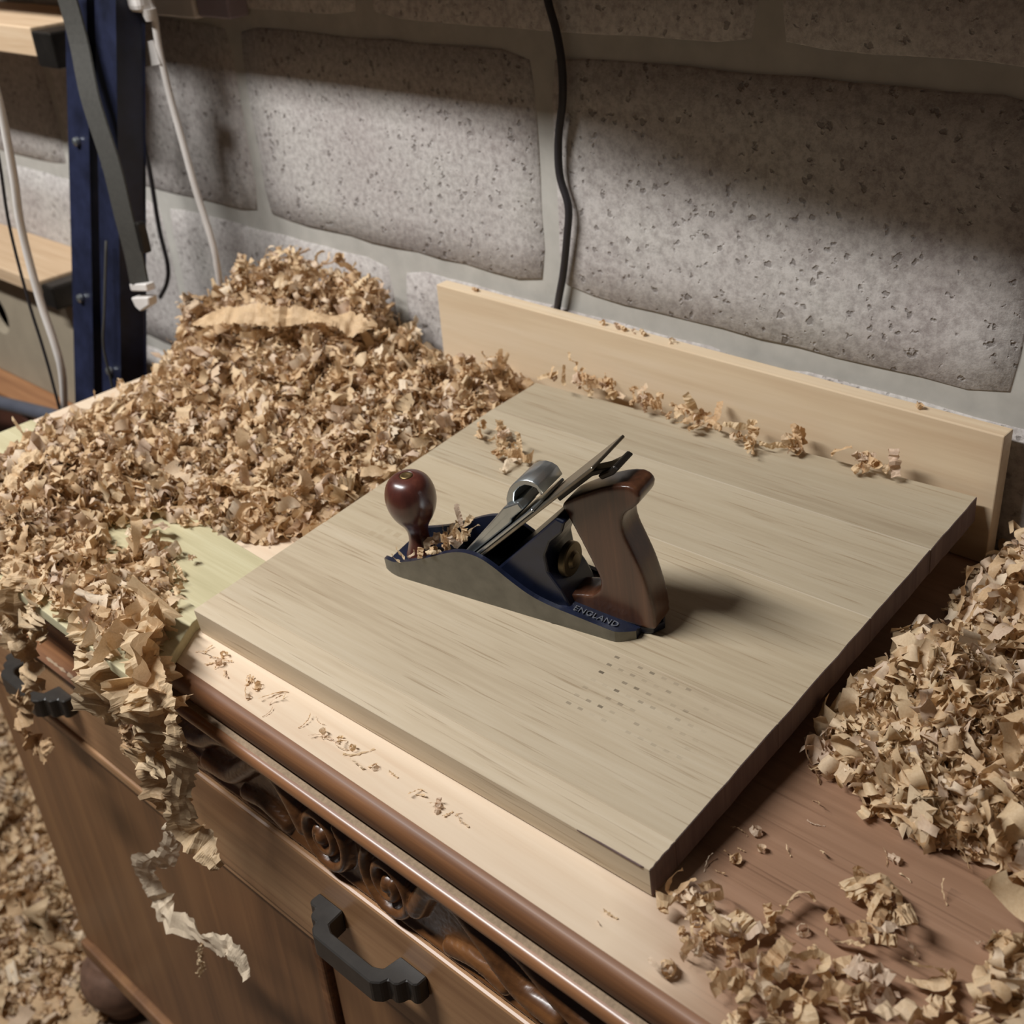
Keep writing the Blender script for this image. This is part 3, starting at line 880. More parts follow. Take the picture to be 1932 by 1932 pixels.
def heap(name, blobs, base, count, label, cat, size=0.92, mix=(.42, .22, .06, .30), clip=None, seed=1, under=0.6):
    """loose pile: a mound (sum of blobs x,y,radius,height over base(x,y)) covered by thousands of ribbons"""
    rng = np.random.default_rng(seed)
    B = np.array(blobs)
    waves = [(f * math.cos(a), f * math.sin(a), p) for f, a, p in zip(rng.uniform(70, 190, 7), rng.uniform(0, 6.28, 7), rng.uniform(0, 6.28, 7))]

    def H(x, y):
        d2 = (x[..., None] - B[:, 0]) ** 2 + (y[..., None] - B[:, 1]) ** 2
        hh = np.max(B[:, 3] * np.clip(1 - d2 / B[:, 2] ** 2, 0, 1) ** 0.7, -1)
        lump = sum(np.sin(kx * x + ky * y + ph) for kx, ky, ph in waves) / len(waves) ** .5      # loose clumps and hollows
        return hh * np.clip(0.92 + 0.30 * lump, 0.40, 1.16)
    verts, faces, tint = [], [], []
    nv = 0
    # mound under the ribbons
    pad = B[:, 2].max()
    gx = np.arange(B[:, 0].min() - pad, B[:, 0].max() + pad, 0.006); gy = np.arange(B[:, 1].min() - pad, B[:, 1].max() + pad, 0.006)
    X, Y = np.meshgrid(gx, gy, indexing='ij'); Hh = H(X, Y) * under
    ok = Hh > 0.002
    if clip is not None: ok &= clip(X, Y)
    idx = -np.ones(X.shape, int); idx[ok] = np.arange(ok.sum())
    Zb = base(X, Y)
    nzv = rng.normal(0, 0.0018, X.shape)
    mv = np.stack([X[ok] + rng.normal(0, .001, ok.sum()), Y[ok] + rng.normal(0, .001, ok.sum()), Zb[ok] + Hh[ok] + nzv[ok]], 1)
    verts.append(mv); tint.append(np.full(len(mv), 0.15)); nv += len(mv)
    q = (idx[:-1, :-1] >= 0) & (idx[1:, :-1] >= 0) & (idx[1:, 1:] >= 0) & (idx[:-1, 1:] >= 0)
    faces.append(np.stack([idx[:-1, :-1][q], idx[1:, :-1][q], idx[1:, 1:][q], idx[:-1, 1:][q]], 1))
    F = {s: ribbon_faces(s) for s in (8, 12, 18)}
    wgt = B[:, 2] ** 2; wgt = wgt / wgt.sum()
    made = 0; guard = 0
    while made < count and guard < count * 6:
        guard += 1
        b = B[rng.choice(len(B), p=wgt)]
        a = rng.uniform(0, 2 * math.pi); r = b[2] * math.sqrt(rng.uniform(0, 1)) * 1.03
        x, y = b[0] + r * math.cos(a), b[1] + r * math.sin(a)
        if clip is not None and not clip(np.array(x), np.array(y)): continue
        h = float(H(np.array(x), np.array(y)))
        kind = pick(rng, mix)
        ln = {'curl': rng.uniform(0.020, 0.055), 'fold': rng.uniform(0.025, 0.075), 'strand': rng.uniform(0.012, 0.04), 'crumple': rng.uniform(0.025, 0.07)}[kind] * size
        wd = {'curl': rng.uniform(0.004, 0.012), 'fold': rng.uniform(0.006, 0.016), 'strand': rng.uniform(0.0008, 0.003), 'crumple': rng.uniform(0.003, 0.014)}[kind] * size
        big = math.exp(rng.normal(-.12, .36)); ln *= big; wd *= big
        sg = 18 if (kind in ('fold', 'crumple') and ln > .045) else (8 if kind == 'strand' else 12)
        V = ribbon(rng, ln, wd, kind, sg) @ rand_rot(rng, 0.35 if rng.random() < .45 else 0).T
        zb = float(base(np.array(x), np.array(y)))
        z = zb + h * rng.uniform(0.60, 1.0)
        lift = max(0.0, zb + 0.0006 - (z + V[:, 2].min()))
        V = V + np.array([x, y, z + lift])
        verts.append(V); faces.append(F[sg] + nv); nv += len(V)
        tint.append(np.full(len(V), rng.uniform(0.1, 1.0))); made += 1
    Vv = np.concatenate(verts); Ff = np.concatenate(faces); Tt = np.concatenate(tint)
    me = bpy.data.meshes.new(name)
    me.vertices.add(len(Vv)); me.vertices.foreach_set('co', Vv.astype(np.float32).ravel())
    me.loops.add(len(Ff) * 4); me.loops.foreach_set('vertex_index', Ff.astype(np.int32).ravel())
    me.polygons.add(len(Ff)); me.polygons.foreach_set('loop_start', np.arange(0, len(Ff) * 4, 4, dtype=np.int32))
    me.update(calc_edges=True)
    at = me.attributes.new('tint', 'FLOAT', 'POINT'); at.data.foreach_set('value', Tt.astype(np.float32))
    o = link(name, me, M['shaving_stuff'])
    tag(o, label, cat, kind='stuff')
    return o


def board_z(x, y):
    """height of the oak board's top face over the room point x, y"""
    return BO.z - (nz.x * (x - BO.x) + nz.y * (y - BO.y)) / nz.z


def flat0(x, y): return np.zeros_like(x) + np.where((y < -0.432) & (x < 0.03), 0.0119, 0.0003)


def left_clip(x, y):
    return (x > -0.515) & (y < -0.022) & (y > -0.60) & ~((x > 0.024) & (x < 0.53) & (y > -0.536)) & ~((x > -0.175) & (y > -0.034))


LB = [(-0.43, -0.085, .115, .125), (-0.47, -0.13, .09, .10), (-0.36, -0.07, .11, .125), (-0.29, -0.065, .09, .11), (-0.235, -0.055, .06, .075), (-0.19, -0.06, .05, .045),
      (-0.33, -0.14, .10, .075), (-0.26, -0.12, .09, .075), (-0.42, -0.20, .09, .055),
      (-0.35, -0.22, .10, .060), (-0.26, -0.20, .10, .065), (-0.17, -0.15, .10, .065), (-0.10, -0.11, .08, .070), (-0.05, -0.08, .07, .075), (-0.02, -0.12, .06, .068),
      (-0.38, -0.29, .09, .045), (-0.30, -0.30, .10, .055), (-0.21, -0.28, .10, .055), (-0.13, -0.24, .10, .055), (-0.06, -0.20, .08, .060),
      (-0.38, -0.37, .08, .040), (-0.31, -0.38, .09, .048), (-0.22, -0.36, .09, .050), (-0.14, -0.33, .09, .046), (-0.07, -0.29, .08, .050), (-0.03, -0.26, .06, .052),
      (-0.36, -0.44, .07, .042), (-0.28, -0.46, .08, .050), (-0.22, -0.43, .07, .046), (-0.15, -0.39, .06, .036), (-0.09, -0.37, .06, .034), (-0.04, -0.34, .05, .040),
      (-0.31, -0.52, .08, .052), (-0.24, -0.53, .07, .050), (-0.21, -0.57, .06, .045), (-0.34, -0.57, .08, .045), (-0.17, -0.56, .05, .034), (-0.26, -0.585, .06, .04),
      (-0.115, -0.575, .040, .022), (-0.070, -0.565, .040, .024), (-0.02, -0.572, .040, .026), (0.012, -0.582, .030, .026), (-0.092, -0.505, .028, .016), (-0.045, -0.535, .03, .016), (-0.02, -0.592, .03, .02)]
heap('shavings_heap', LB, flat0, 11500, 'big heap of crumpled wood shavings in the corner left of the oak board', 'wood shavings', size=0.84, clip=left_clip, seed=3)


def right_clip(x, y):
    return (x > 0.512 + 0.012) & (y < -0.012) & (y > -0.56)


RB = [(0.575, -0.055, .055, .045), (0.62, -0.05, .06, .045), (0.555, -0.11, .035, .026), (0.60, -0.12, .045, .028),
      (0.555, -0.19, .040, .030), (0.575, -0.235, .055, .044), (0.555, -0.270, .042, .038), (0.62, -0.225, .055, .040), (0.61, -0.280, .055, .042), (0.66, -0.265, .055, .042),
      (0.556, -0.325, .028, .024), (0.595, -0.330, .040, .032), (0.635, -0.325, .045, .034), (0.685, -0.300, .050, .038), (0.695, -0.335, .035, .030), (0.72, -0.26, .06, .04),
      (0.728, -0.425, .026, .026), (0.724, -0.452, .018, .014)]
heap('shavings_heap', RB, flat0, 2700, 'loose heap of broad wood shavings on the bare sideboard right of the oak board', 'wood shavings', size=1.0, mix=(.32, .34, .06, .28), clip=right_clip, seed=4)

FB = []
rr = random.Random(21)
for i in range(46):
    FB.append((rr.uniform(-1.30, -0.50), rr.uniform(-0.90, -0.28), rr.uniform(.09, .16), rr.uniform(.02, .045)))


def floor_clip(x, y):
    return ~((x > -0.53) & (y > -0.575)) & (y < -0.17)


heap('shavings_heap', FB, lambda x, y: np.zeros_like(x) + FLOOR_Z + 0.0003, 5200, 'carpet of wood shavings lying on the floor beside the sideboard', 'wood shavings', size=1.5, mix=(.32, .32, .10, .26), clip=floor_clip, seed=6)

# single shavings: 30 shapes, copied
shapes = []
for i in range(36):
    rng = np.random.default_rng(100 + i)
    kind = ('curl', 'fold', 'crumple', 'fold', 'strand', 'crumple')[i % 6]
    ln = {'curl': rng.uniform(0.020, 0.050), 'fold': rng.uniform(0.030, 0.070), 'strand': rng.uniform(0.010, 0.030), 'crumple': rng.uniform(0.025, 0.06)}[kind]
    wd = {'curl': rng.uniform(0.005, 0.011), 'fold': rng.uniform(0.007, 0.015), 'strand': rng.uniform(0.0010, 0.0026), 'crumple': rng.uniform(0.004, 0.013)}[kind]
    sg = 12 if kind not in ('fold', 'crumple') else 18
    V = ribbon(rng, ln, wd, kind, sg)
    sd, vv, vt = np.linalg.svd(V - V.mean(0), full_matrices=False)
    V = (V - V.mean(0)) @ vt.T                                   # lie flat on its largest faces
    me = mesh_of(V.tolist(), ribbon_faces(sg).tolist(), 'shaving'); me.materials.append(M['shaving'])
    shapes.append((kind, me, V))


def single(x, y, base, label, group, kinds=('curl', 'fold', 'crumple'), scale=1.0, rng=RNG, lift=0.0, tilt=0.5):
    c = [s for s in shapes if s[0] in kinds]
    kind, me, V = c[rng.randrange(len(c))]
    o = bpy.data.objects.new('wood_shaving', me); COL.objects.link(o)
    e = Matrix.Rotation(rng.uniform(0, 6.28), 3, 'Z') @ Matrix.Rotation(rng.gauss(0, tilt), 3, 'X') @ Matrix.Rotation(rng.gauss(0, tilt), 3, 'Y')
    Rn = np.array(e); Q = (V * scale) @ Rn.T
    o.matrix_world = Matrix.Translation((x, y, base - Q[:, 2].min() + 0.0002 + lift)) @ (e.to_4x4()) @ Matrix.Scale(scale, 4)
    adj = {'curl': 'tightly rolled', 'fold': 'pleated', 'strand': 'thin straight', 'crumple': 'crumpled'}[kind]
    tag(o, adj + ' ' + label, 'shaving', group)
    return o


bz = lambda x, y: float(board_z(x, y))
# on the back edge of the oak board
for x, y, n, sp in [(0.059, -0.071, 6, .012), (0.081, -0.060, 7, .012), (0.104, -0.056, 8, .014), (0.128, -0.054, 8, .014), (0.161, -0.058, 7, .012), (0.190, -0.060, 7, .012), (0.218, -0.062, 6, .012),
                    (0.245, -0.064, 6, .012), (0.278, -0.066, 6, .012), (0.301, -0.065, 6, .012), (0.325, -0.060, 5, .011), (0.346, -0.052, 4, .010), (0.387, -0.052, 4, .011), (0.409, -0.052, 5, .011), (0.425, -0.052, 3, .010)]:
    for i in range(n):
        px, py = x + RNG.gauss(0, sp), min(y + RNG.gauss(0, sp * .7), -0.048)
        single(px, py, bz(px, py), 'small shaving in the row along the back edge of the oak board', 'shavings along the back edge of the oak board', scale=RNG.uniform(.55, .9), lift=RNG.uniform(0, .010), tilt=.9)
# small clump on the board behind the plane
for i in range(16):
    t = RNG.random(); px, py = 0.058 + 0.058 * t + RNG.gauss(0, .009), -0.182 - 0.022 * t + RNG.gauss(0, .008)
    single(px, py, bz(px, py), 'shaving in the small clump on the oak board behind the plane knob', 'clump on the oak board behind the plane', scale=RNG.uniform(.5, .85), lift=RNG.uniform(0, .007), tilt=.9)
# caught in the mouth of the plane
for i in range(20):
    t = RNG.random(); u = RNG.random()
    lp = MP @ Vector((0.040 + 0.040 * t, 0.010 + 0.038 * u, 0.018 + 0.024 * t + RNG.uniform(0, .010)))
    single(lp.x, lp.y, lp.z - .006, 'shaving caught in the mouth of the hand plane', 'shavings in the mouth of the plane', scale=RNG.uniform(.5, .8), tilt=1.2)
for i in range(4):
    lp = MP @ Vector((0.020 + 0.014 * i, 0.002 + RNG.uniform(-.002, .004), 0.020 + 0.007 * i))
    single(lp.x, lp.y, lp.z - .004, 'shaving caught in the mouth of the hand plane', 'shavings in the mouth of the plane', scale=.6, tilt=.6)
# crumbs on the pale strip in front of the board
for x, y, n in [(0.065, -0.549, 5), (0.089, -0.550, 5), (0.115, -0.551, 4), (0.134, -0.550, 3), (0.156, -0.551, 3), (0.148, -0.560, 2), (0.213, -0.549, 3), (0.231, -0.548, 3), (0.253, -0.549, 3), (0.266, -0.550, 3),
                (0.291, -0.553, 3), (0.320, -0.548, 3), (0.356, -0.548, 3), (0.382, -0.545, 2), (0.518, -0.553, 2)]:
    for i in range(n):
        px, py = x + RNG.gauss(0, .010), max(min(y + RNG.gauss(0, .005), -0.540), -0.566)
        single(px, py, 0.0002, 'shaving crumb on the pale strip in front of the oak board', 'splinters in front of the oak board', kinds=('strand', 'curl') if i % 4 == 0 else ('strand',), scale=RNG.uniform(.3, .5) if i % 4 == 0 else RNG.uniform(.5, .9), tilt=.25)
single(0.352, -0.549, 0.0002, 'lone shaving on the pale strip in front of the oak board', None, kinds=('fold',), scale=.55, tilt=.3)
# loose ones on the brown top, front right
for x, y, n, sp, sc_ in [(0.541, -0.509, 7, .012, .8), (0.562, -0.526, 6, .014, .85), (0.570, -0.548, 5, .012, .8), (0.593, -0.528, 6, .014, .9), (0.602, -0.501, 6, .013, 1.0), (0.622, -0.505, 6, .014, 1.0), (0.613, -0.536, 4, .014, 1.0),
                         (0.642, -0.488, 5, .014, 1.0), (0.652, -0.510, 5, .014, 1.1), (0.680, -0.500, 5, .016, 1.1), (0.635, -0.537, 4, .014, 1.1), (0.652, -0.535, 4, .014, 1.1), (0.605, -0.552, 3, .008, 1.0), (0.706, -0.490, 3, .014, 1.0)]:
    for i in range(n):
        px, py = max(x + RNG.gauss(0, sp), .530), max(y + RNG.gauss(0, sp), -0.56)
        single(px, py, 0.0002, 'broad shaving on the sideboard near the oak board\'s front right corner', 'shavings at the front right of the sideboard', kinds=('fold', 'crumple', 'curl'), scale=sc_ * RNG.uniform(.7, 1.1), lift=RNG.uniform(0, .006), tilt=.6)
for x, y, n in [(0.534, -0.438, 5), (0.536, -0.463, 3), (0.590, -0.463, 2), (0.602, -0.459, 2), (0.565, -0.440, 2), (0.616, -0.400, 2), (0.650, -0.400, 2), (0.560, -0.400, 2)]:
    for i in range(n):
        px, py = max(x + RNG.gauss(0, .010), .530), y + RNG.gauss(0, .010)
        single(px, py, 0.0002, 'small loose shaving lying alone on the bare brown sideboard top', 'stray shavings on the brown top', kinds=('curl', 'strand'), scale=RNG.uniform(.4, .7), tilt=.4)
# the compact clump in the middle of the brown top
for i in range(16):
    t = RNG.random()
    px, py = 0.622 + 0.032 * t + RNG.gauss(0, .007), -0.428 - 0.028 * t + RNG.gauss(0, .008)
    single(px, py, 0.0002, 'shaving in the compact clump standing alone on the brown top', 'compact clump on the brown top', kinds=('fold', 'crumple'), scale=RNG.uniform(.7, 1.1), lift=RNG.uniform(0, .012), tilt=.6)
# on the greenish plank
for x, y, n in [(-0.129, -0.486, 4), (-0.094, -0.496, 5), (-0.086, -0.525, 5), (-0.056, -0.495, 3), (-0.111, -0.555, 6), (-0.107, -0.580, 6), (-0.066, -0.564, 6), (-0.023, -0.563, 6), (-0.011, -0.548, 6), (-0.021, -0.592, 6),
                (0.010, -0.590, 6), (0.018, -0.574, 6), (-0.14, -0.585, 5), (-0.06, -0.545, 5), (-0.392, -0.485, 3)]:
    for i in range(n):
        px, py = min(x + RNG.gauss(0, .012), .018), max(y + RNG.gauss(0, .011), -0.602)
        single(px, py, 0.0117, 'shaving lying on the thin greenish plank', 'shavings on the greenish plank', scale=RNG.uniform(.6, 1.0), lift=RNG.uniform(0, .006), tilt=.6)
# crumbs on top of the pine backboard
for x in (-0.112, 0.079, 0.098, 0.107, 0.120, 0.132, 0.169, 0.437):
    single(x, -0.022, 0.1281, 'small shaving resting on the top edge of the pine backboard', 'shavings on the pine backboard', kinds=('curl',), scale=.5, tilt=.4)


# long shavings that hang over the front of the sideboard
def smooth_noise(rng, n, corr):
    m = max(4, int(n / corr) + 2)
    return np.interp(np.linspace(0, m - 1, n), np.arange(m), rng.normal(0, 1, m))


def path_ribbon(pts, width, seed, fold=0.004, lam=0.010, samples=110, cols=6, face=(0.45, -0.9, 0.1)):
    """long torn ribbon following pts, irregularly creased, with ragged edges"""
    rng = np.random.default_rng(seed)
    P = spline(pts, samples)
    P = P + np.stack([smooth_noise(rng, samples, 9) for _ in range(3)], 1) * fold * .5
    T = np.gradient(P, axis=0); T /= np.linalg.norm(T, axis=1)[:, None]
    fc_ = np.array(face); verts = []
    tw = smooth_noise(rng, samples, 16) * .55
    wl = width * np.clip(0.5 + .14 * smooth_noise(rng, samples, 8) + .05 * rng.normal(0, 1, samples), .12, .8)
    wr = width * np.clip(0.5 + .14 * smooth_noise(rng, samples, 8) + .05 * rng.normal(0, 1, samples), .12, .8)
    tp = np.clip(np.minimum(np.linspace(0, 8, samples), np.linspace(6, 0.3, samples)), 0, 1)
    waves = np.stack([smooth_noise(rng, samples, 3.2) for _ in range(cols)], 1)
    common = smooth_noise(rng, samples, 3.0)
    for i in range(samples):
        side = np.cross(T[i], fc_); side /= np.linalg.norm(side); nn = np.cross(side, T[i])
        s2 = side * math.cos(tw[i]) + nn * math.sin(tw[i]); n2 = np.cross(s2, T[i])
        for j in range(cols):
            v = j / (cols - 1) * 2 - 1
            w_ = (wl[i] if v < 0 else wr[i]) * tp[i]
            verts.append(P[i] + s2 * v * w_ + n2 * fold * (common[i] * .8 + waves[i, j] * .45 - .5 * v * v))
    return mesh_of(verts, ribbon_faces(samples - 1, cols).tolist())


YH = -0.612
hang = [('long crumpled shaving draped from the plank edge over the drawer front', [(0.028, -0.560, .030), (0.045, -0.590, .032), (0.085, -0.612, .018), (0.092, -0.617, .002), (0.066, -0.616, -0.038), (0.057, -0.613, -0.078), (0.055, -0.611, -0.117), (0.052, -0.610, -0.158)], .046, .0042),
        ('long smooth grey-brown ribbon shaving hanging beside the crumpled one', [(0.050, -0.585, .028), (0.090, -0.612, .026), (0.113, -0.618, .018), (0.122, -0.621, -0.006), (0.115, -0.62, -0.042), (0.093, -0.618, -0.090), (0.083, -0.615, -0.140), (0.098, -0.613, -0.152), (0.117, -0.610, -0.171)], .026, .0024),
        ('lowest hanging shaving, a looped ribbon in front of the dark door', [(0.045, -0.612, -0.150), (0.039, -0.61, -0.183), (0.0, -0.608, -0.236), (-0.060, -0.605, -0.290), (-0.070, -0.603, -0.338), (-0.049, -0.603, -0.360), (0.006, -0.604, -0.346), (0.052, -0.605, -0.320), (0.076, -0.604, -0.321), (0.094, -0.603, -0.339)], .024, .0026),
        ('ragged short shaving hanging over the moulding between the two drawers', [(-0.020, -0.590, .022), (0.000, -0.612, .016), (0.005, -0.616, -0.011), (-0.018, -0.615, -0.050), (-0.027, -0.612, -0.082)], .044, .004),
        ('frayed shaving tail hanging above the left drawer handle', [(-0.16, -0.575, .035), (-0.150, -0.606, .022), (-0.165, -0.614, -0.024), (-0.18, -0.613, -0.069), (-0.192, -0.611, -0.108), (-0.222, -0.610, -0.150)], .026, .004),
        ('curled shaving end hanging below the left drawer handle', [(-0.240, -0.610, -0.150), (-0.256, -0.611, -0.185), (-0.280, -0.609, -0.220), (-0.272, -0.608, -0.238), (-0.252, -0.607, -0.244), (-0.215, -0.606, -0.210)], .026, .003),
        ('thin dangling shaving strand under the looped ribbon', [(0.018, -0.606, -0.345), (0.006, -0.606, -0.375), (-0.005, -0.604, -0.401), (-0.018, -0.604, -0.430)], .007, .0012),
        ('broad crumpled shaving at the plank\'s front corner by the oak board', [(-0.005, -0.548, .022), (0.018, -0.572, .034), (0.045, -0.600, .030), (0.070, -0.615, .010), (0.072, -0.616, -0.020)], .046, .005),
        ('ragged holed shaving lying over the top of the long crumpled one', [(0.010, -0.575, .026), (0.050, -0.602, .030), (0.088, -0.622, .012), (0.080, -0.624, -0.020), (0.062, -0.622, -0.060), (0.048, -0.619, -0.095)], .034, .005),
        ('narrow frayed shaving hanging from the greenish plank beside the ragged short one', [(-0.045, -0.590, .020), (-0.030, -0.612, .012), (-0.020, -0.617, -0.020), (0.000, -0.616, -0.060)], .018, .003),
        ('small torn shaving tip dangling over the plain drawer top moulding', [(0.010, -0.612, -0.060), (0.004, -0.613, -0.085), (0.012, -0.612, -0.112)], .010, .002),
        ('second frayed shaving tail hanging over the plank corner above the left handle', [(-0.20, -0.580, .032), (-0.195, -0.607, .018), (-0.205, -0.614, -0.030), (-0.200, -0.612, -0.075)], .024, .004),
        ('thin curling shaving strip spilling off the plank between the two frayed tails', [(-0.175, -0.585, .030), (-0.172, -0.609, .020), (-0.182, -0.617, -0.010), (-0.172, -0.616, -0.045), (-0.185, -0.613, -0.085)], .016, .003),
        ('short torn shaving flap folded over the plank edge left of the ragged short one', [(-0.125, -0.588, .026), (-0.118, -0.610, .016), (-0.125, -0.616, -0.008), (-0.118, -0.614, -0.030)], .022, .004)]
for i, (lab, pts, wd, fo_) in enumerate(hang):
    o = link('hanging_shaving', path_ribbon(pts, wd, 40 + i, fo_), M['shaving'])
    tag(o, lab, 'shaving', 'shavings hanging over the sideboard front')
# long broad ribbons lying on the heap
for i, (lab, pts, wd) in enumerate([
        ('long pale pleated ribbon lying across the foot of the tall corner heap', [(-0.43, -0.215, .085), (-0.37, -0.185, .098), (-0.31, -0.155, .100), (-0.25, -0.125, .098), (-0.205, -0.100, .088)], .024),
        ('long pale twisted shaving sticking out of the heap above the greenish plank', [(-0.235, -0.490, .072), (-0.25, -0.505, .082), (-0.262, -0.53, .078), (-0.255, -0.555, .060), (-0.245, -0.58, .050)], .016),
        ('pale straight shaving lying between the heap and the oak board', [(-0.150, -0.402, .040), (-0.110, -0.395, .044), (-0.065, -0.370, .036), (-0.030, -0.345, .042)], .010)]):
    o = link('long_shaving', path_ribbon(pts, wd, 80 + i, .0022, face=(0.3, -0.5, 0.8)), M['shaving'])
    tag(o, lab, 'shaving')

# ------------------------------------------------------------------ left background
tr = thing('blue_trestle', (-0.66, -0.40, FLOOR_Z), 'scuffed dark blue folded steel trestle leaning against the wall', 'trestle')
TO = Vector((-0.66, -0.40, FLOOR_Z))


def bar(name, a, b, w, d, mat, parent, org, bev=0.003):
    a = Vector(a); b = Vector(b); t = (b - a).normalized()
    s = t.cross(Vector((0, 1, 0))).normalized(); q = s.cross(t)
    bm = bmesh.new(); bmesh.ops.create_cube(bm, size=1)
    Ln = (b - a).length
    for v in bm.verts:
        v.co = (a + b) / 2 - Vector(org) + s * v.co.x * w + q * v.co.y * d + t * v.co.z * Ln
    bmesh.ops.bevel(bm, geom=list(bm.edges), offset=bev, segments=2, profile=.5, affect='EDGES')
    me = bpy.data.meshes.new(name); bm.to_mesh(me); bm.free()
    return link(name, me, mat, parent)


def ext(p, q, z):
    p = Vector(p); q = Vector(q); t = (z - p.z) / (q.z - p.z)
    return p + (q - p) * t


A0, A1 = (-0.664, -0.12, 0.437), (-0.729, -0.22, -0.10)
B0, B1 = (-0.592, -0.12, 0.439), (-0.626, -0.22, -0.039)
zt, zb_ = 0.585, FLOOR_Z
bar('leg', ext(A0, A1, zb_), ext(A0, A1, zt), .046, .040, M['blue_paint'], tr, TO)
bar('leg', ext(B0, B1, zb_ + .002), ext(B0, B1, zt), .042, .040, M['blue_paint'], tr, TO)
for z in (0.36, 0.02, -0.45):
    a = ext(A0, A1, z); b = ext(B0, B1, z)
    bar('cross_bar', a + Vector((0, .012, 0)), b + Vector((0, .012, 0)), .030, .012, M['dark_metal'], tr, TO, .002)
for z, c in ((0.27, A0), (0.25, B0), (0.06, A0), (-0.02, B0)):
    p = ext(A0, A1, z) if c is A0 else ext(B0, B1, z)
    link('bolt', lathe_mesh([(.006, 0), (.006, -.005), (.003, -.007)], 12, 'y', tuple(Vector((p.x, p.y - .021, p.z)) - TO)), M['bright_steel'], tr)

# webbing strap and buckle hanging from the trestle
stp = thing('webbing_strap', (-0.55, -0.20, 0.10), 'olive webbing strap with a pale metal buckle hanging from the blue trestle', 'strap')
SPO = Vector((-0.55, -0.20, 0.10))
sv = spline([(-0.640, -0.165, .47), (-0.625, -0.170, .40), (-0.592, -0.19, .335), (-0.560, -0.20, .26), (-0.550, -0.205, .20), (-0.548, -0.205, .15), (-0.551, -0.205, .108)], 40)
vv, ff = [], []
for i, p in enumerate(sv):
    for sx in (-.5, .5):
        for yy in (0, .0025):
            vv.append((p[0] + sx * .027 - SPO.x, p[1] + yy + sx * .01 - SPO.y, p[2] - SPO.z))
    if i:
        b = 4 * i; a = b - 4
        ff += [(a, b, b + 2, a + 2), (a + 1, a + 3, b + 3, b + 1), (a, a + 1, b + 1, b), (a + 2, b + 2, b + 3, a + 3)]
link('webbing', fix_normals(mesh_of(vv, ff)), M['strap'], stp)
bk = [(-.020, .004), (.020, .012), (.022, -.006), (.018, -.024), (-.012, -.034), (-.024, -.026), (-.021, -.008)]
buckle = bmesh.new()
link('buckle', prism_mesh([(x, z) for x, z in [(-.022, .006), (.020, .014), (.021, .004), (-.021, -.004)]], 'y', -.008, .006, .0015, 1), M['white_plastic'], stp)
link('buckle_bar', prism_mesh([(x, z) for x, z in [(-.026, -.014), (.020, -.004), (.017, -.016), (-.010, -.030), (-.020, -.026)]], 'y', -.008, .006, .0015, 1), M['white_plastic'], stp)
link('ratchet', box_mesh(.022, .034, -.006, .006, .055, .095, .003), M['dark_metal'], stp)

# timber shelves, board with a hole and bits under them
s1 = thing('timber_shelf', (-1.35, -0.07, .362), 'thick pale timber shelf high on the block wall behind the blue trestle', 'shelf')
link('plank', box_mesh(-.60, .545, -.070, .068, 0, .038, .002), M['ply'], s1)
link('end_bracket', box_mesh(.548, .60, -.072, .02, -.012, .034, .003), M['dark_metal'], s1)
s2 = thing('timber_shelf', (-1.45, -0.065, -.024), 'thick pale timber shelf at bench height behind the blue trestle', 'shelf')
link('plank', box_mesh(-.60, .43, -.068, .064, 0, .024, .002), M['ply'], s2)
link('shaded_end', box_mesh(.433, .47, -.066, .03, -.020, .020, .004), M['dark_metal'], s2)  # dark block added to stand for the plank's end face in shadow


def holed_panel():
    """upright board with a round hole through it"""
    n = 24; R_ = .040; hx, hz = -1.30, -.125
    x0, x1, z0, z1 = -1.95, -0.90, -.250, -.046
    ring = [(hx + R_ * math.cos(2 * math.pi * i / n), hz + R_ * math.sin(2 * math.pi * i / n)) for i in range(n)]
    box = []
    for i in range(n):
        a = 2 * math.pi * i / n; c, s = math.cos(a), math.sin(a)
        t = min(((x1 - hx) if c > 0 else (x0 - hx)) / c if abs(c) > 1e-6 else 9e9, ((z1 - hz) if s > 0 else (z0 - hz)) / s if abs(s) > 1e-6 else 9e9)
        box.append((hx + t * c, hz + t * s))
    corners = [(x1, z1), (x0, z1), (x0, z0), (x1, z0)]
    V, F = [], []
    for y in (-.100, -.082):
        for p in ring + box + corners: V.append((p[0], y, p[1]))
    m = 2 * n + 4
    ca_ = [math.atan2(z - hz, x - hx) % (2 * math.pi) for x, z in corners]
    for i in range(n):
        j = (i + 1) % n
        a0 = 2 * math.pi * i / n; a1 = 2 * math.pi * (i + 1) / n
        cc = [k_ for k_, a in enumerate(ca_) if a0 < a < a1]
        poly = [i, n + i] + [2 * n + k_ for k_ in cc] + [n + j, j]
        F.append(tuple(poly)); F.append(tuple(q + m for q in poly)[::-1])
        F.append((i, j, m + j, m + i))
        outer = [n + i] + [2 * n + k_ for k_ in cc] + [n + j]
        for a, b in zip(outer[:-1], outer[1:]): F.append((a, m + a, m + b, b))
    return fix_normals(mesh_of(V, F))


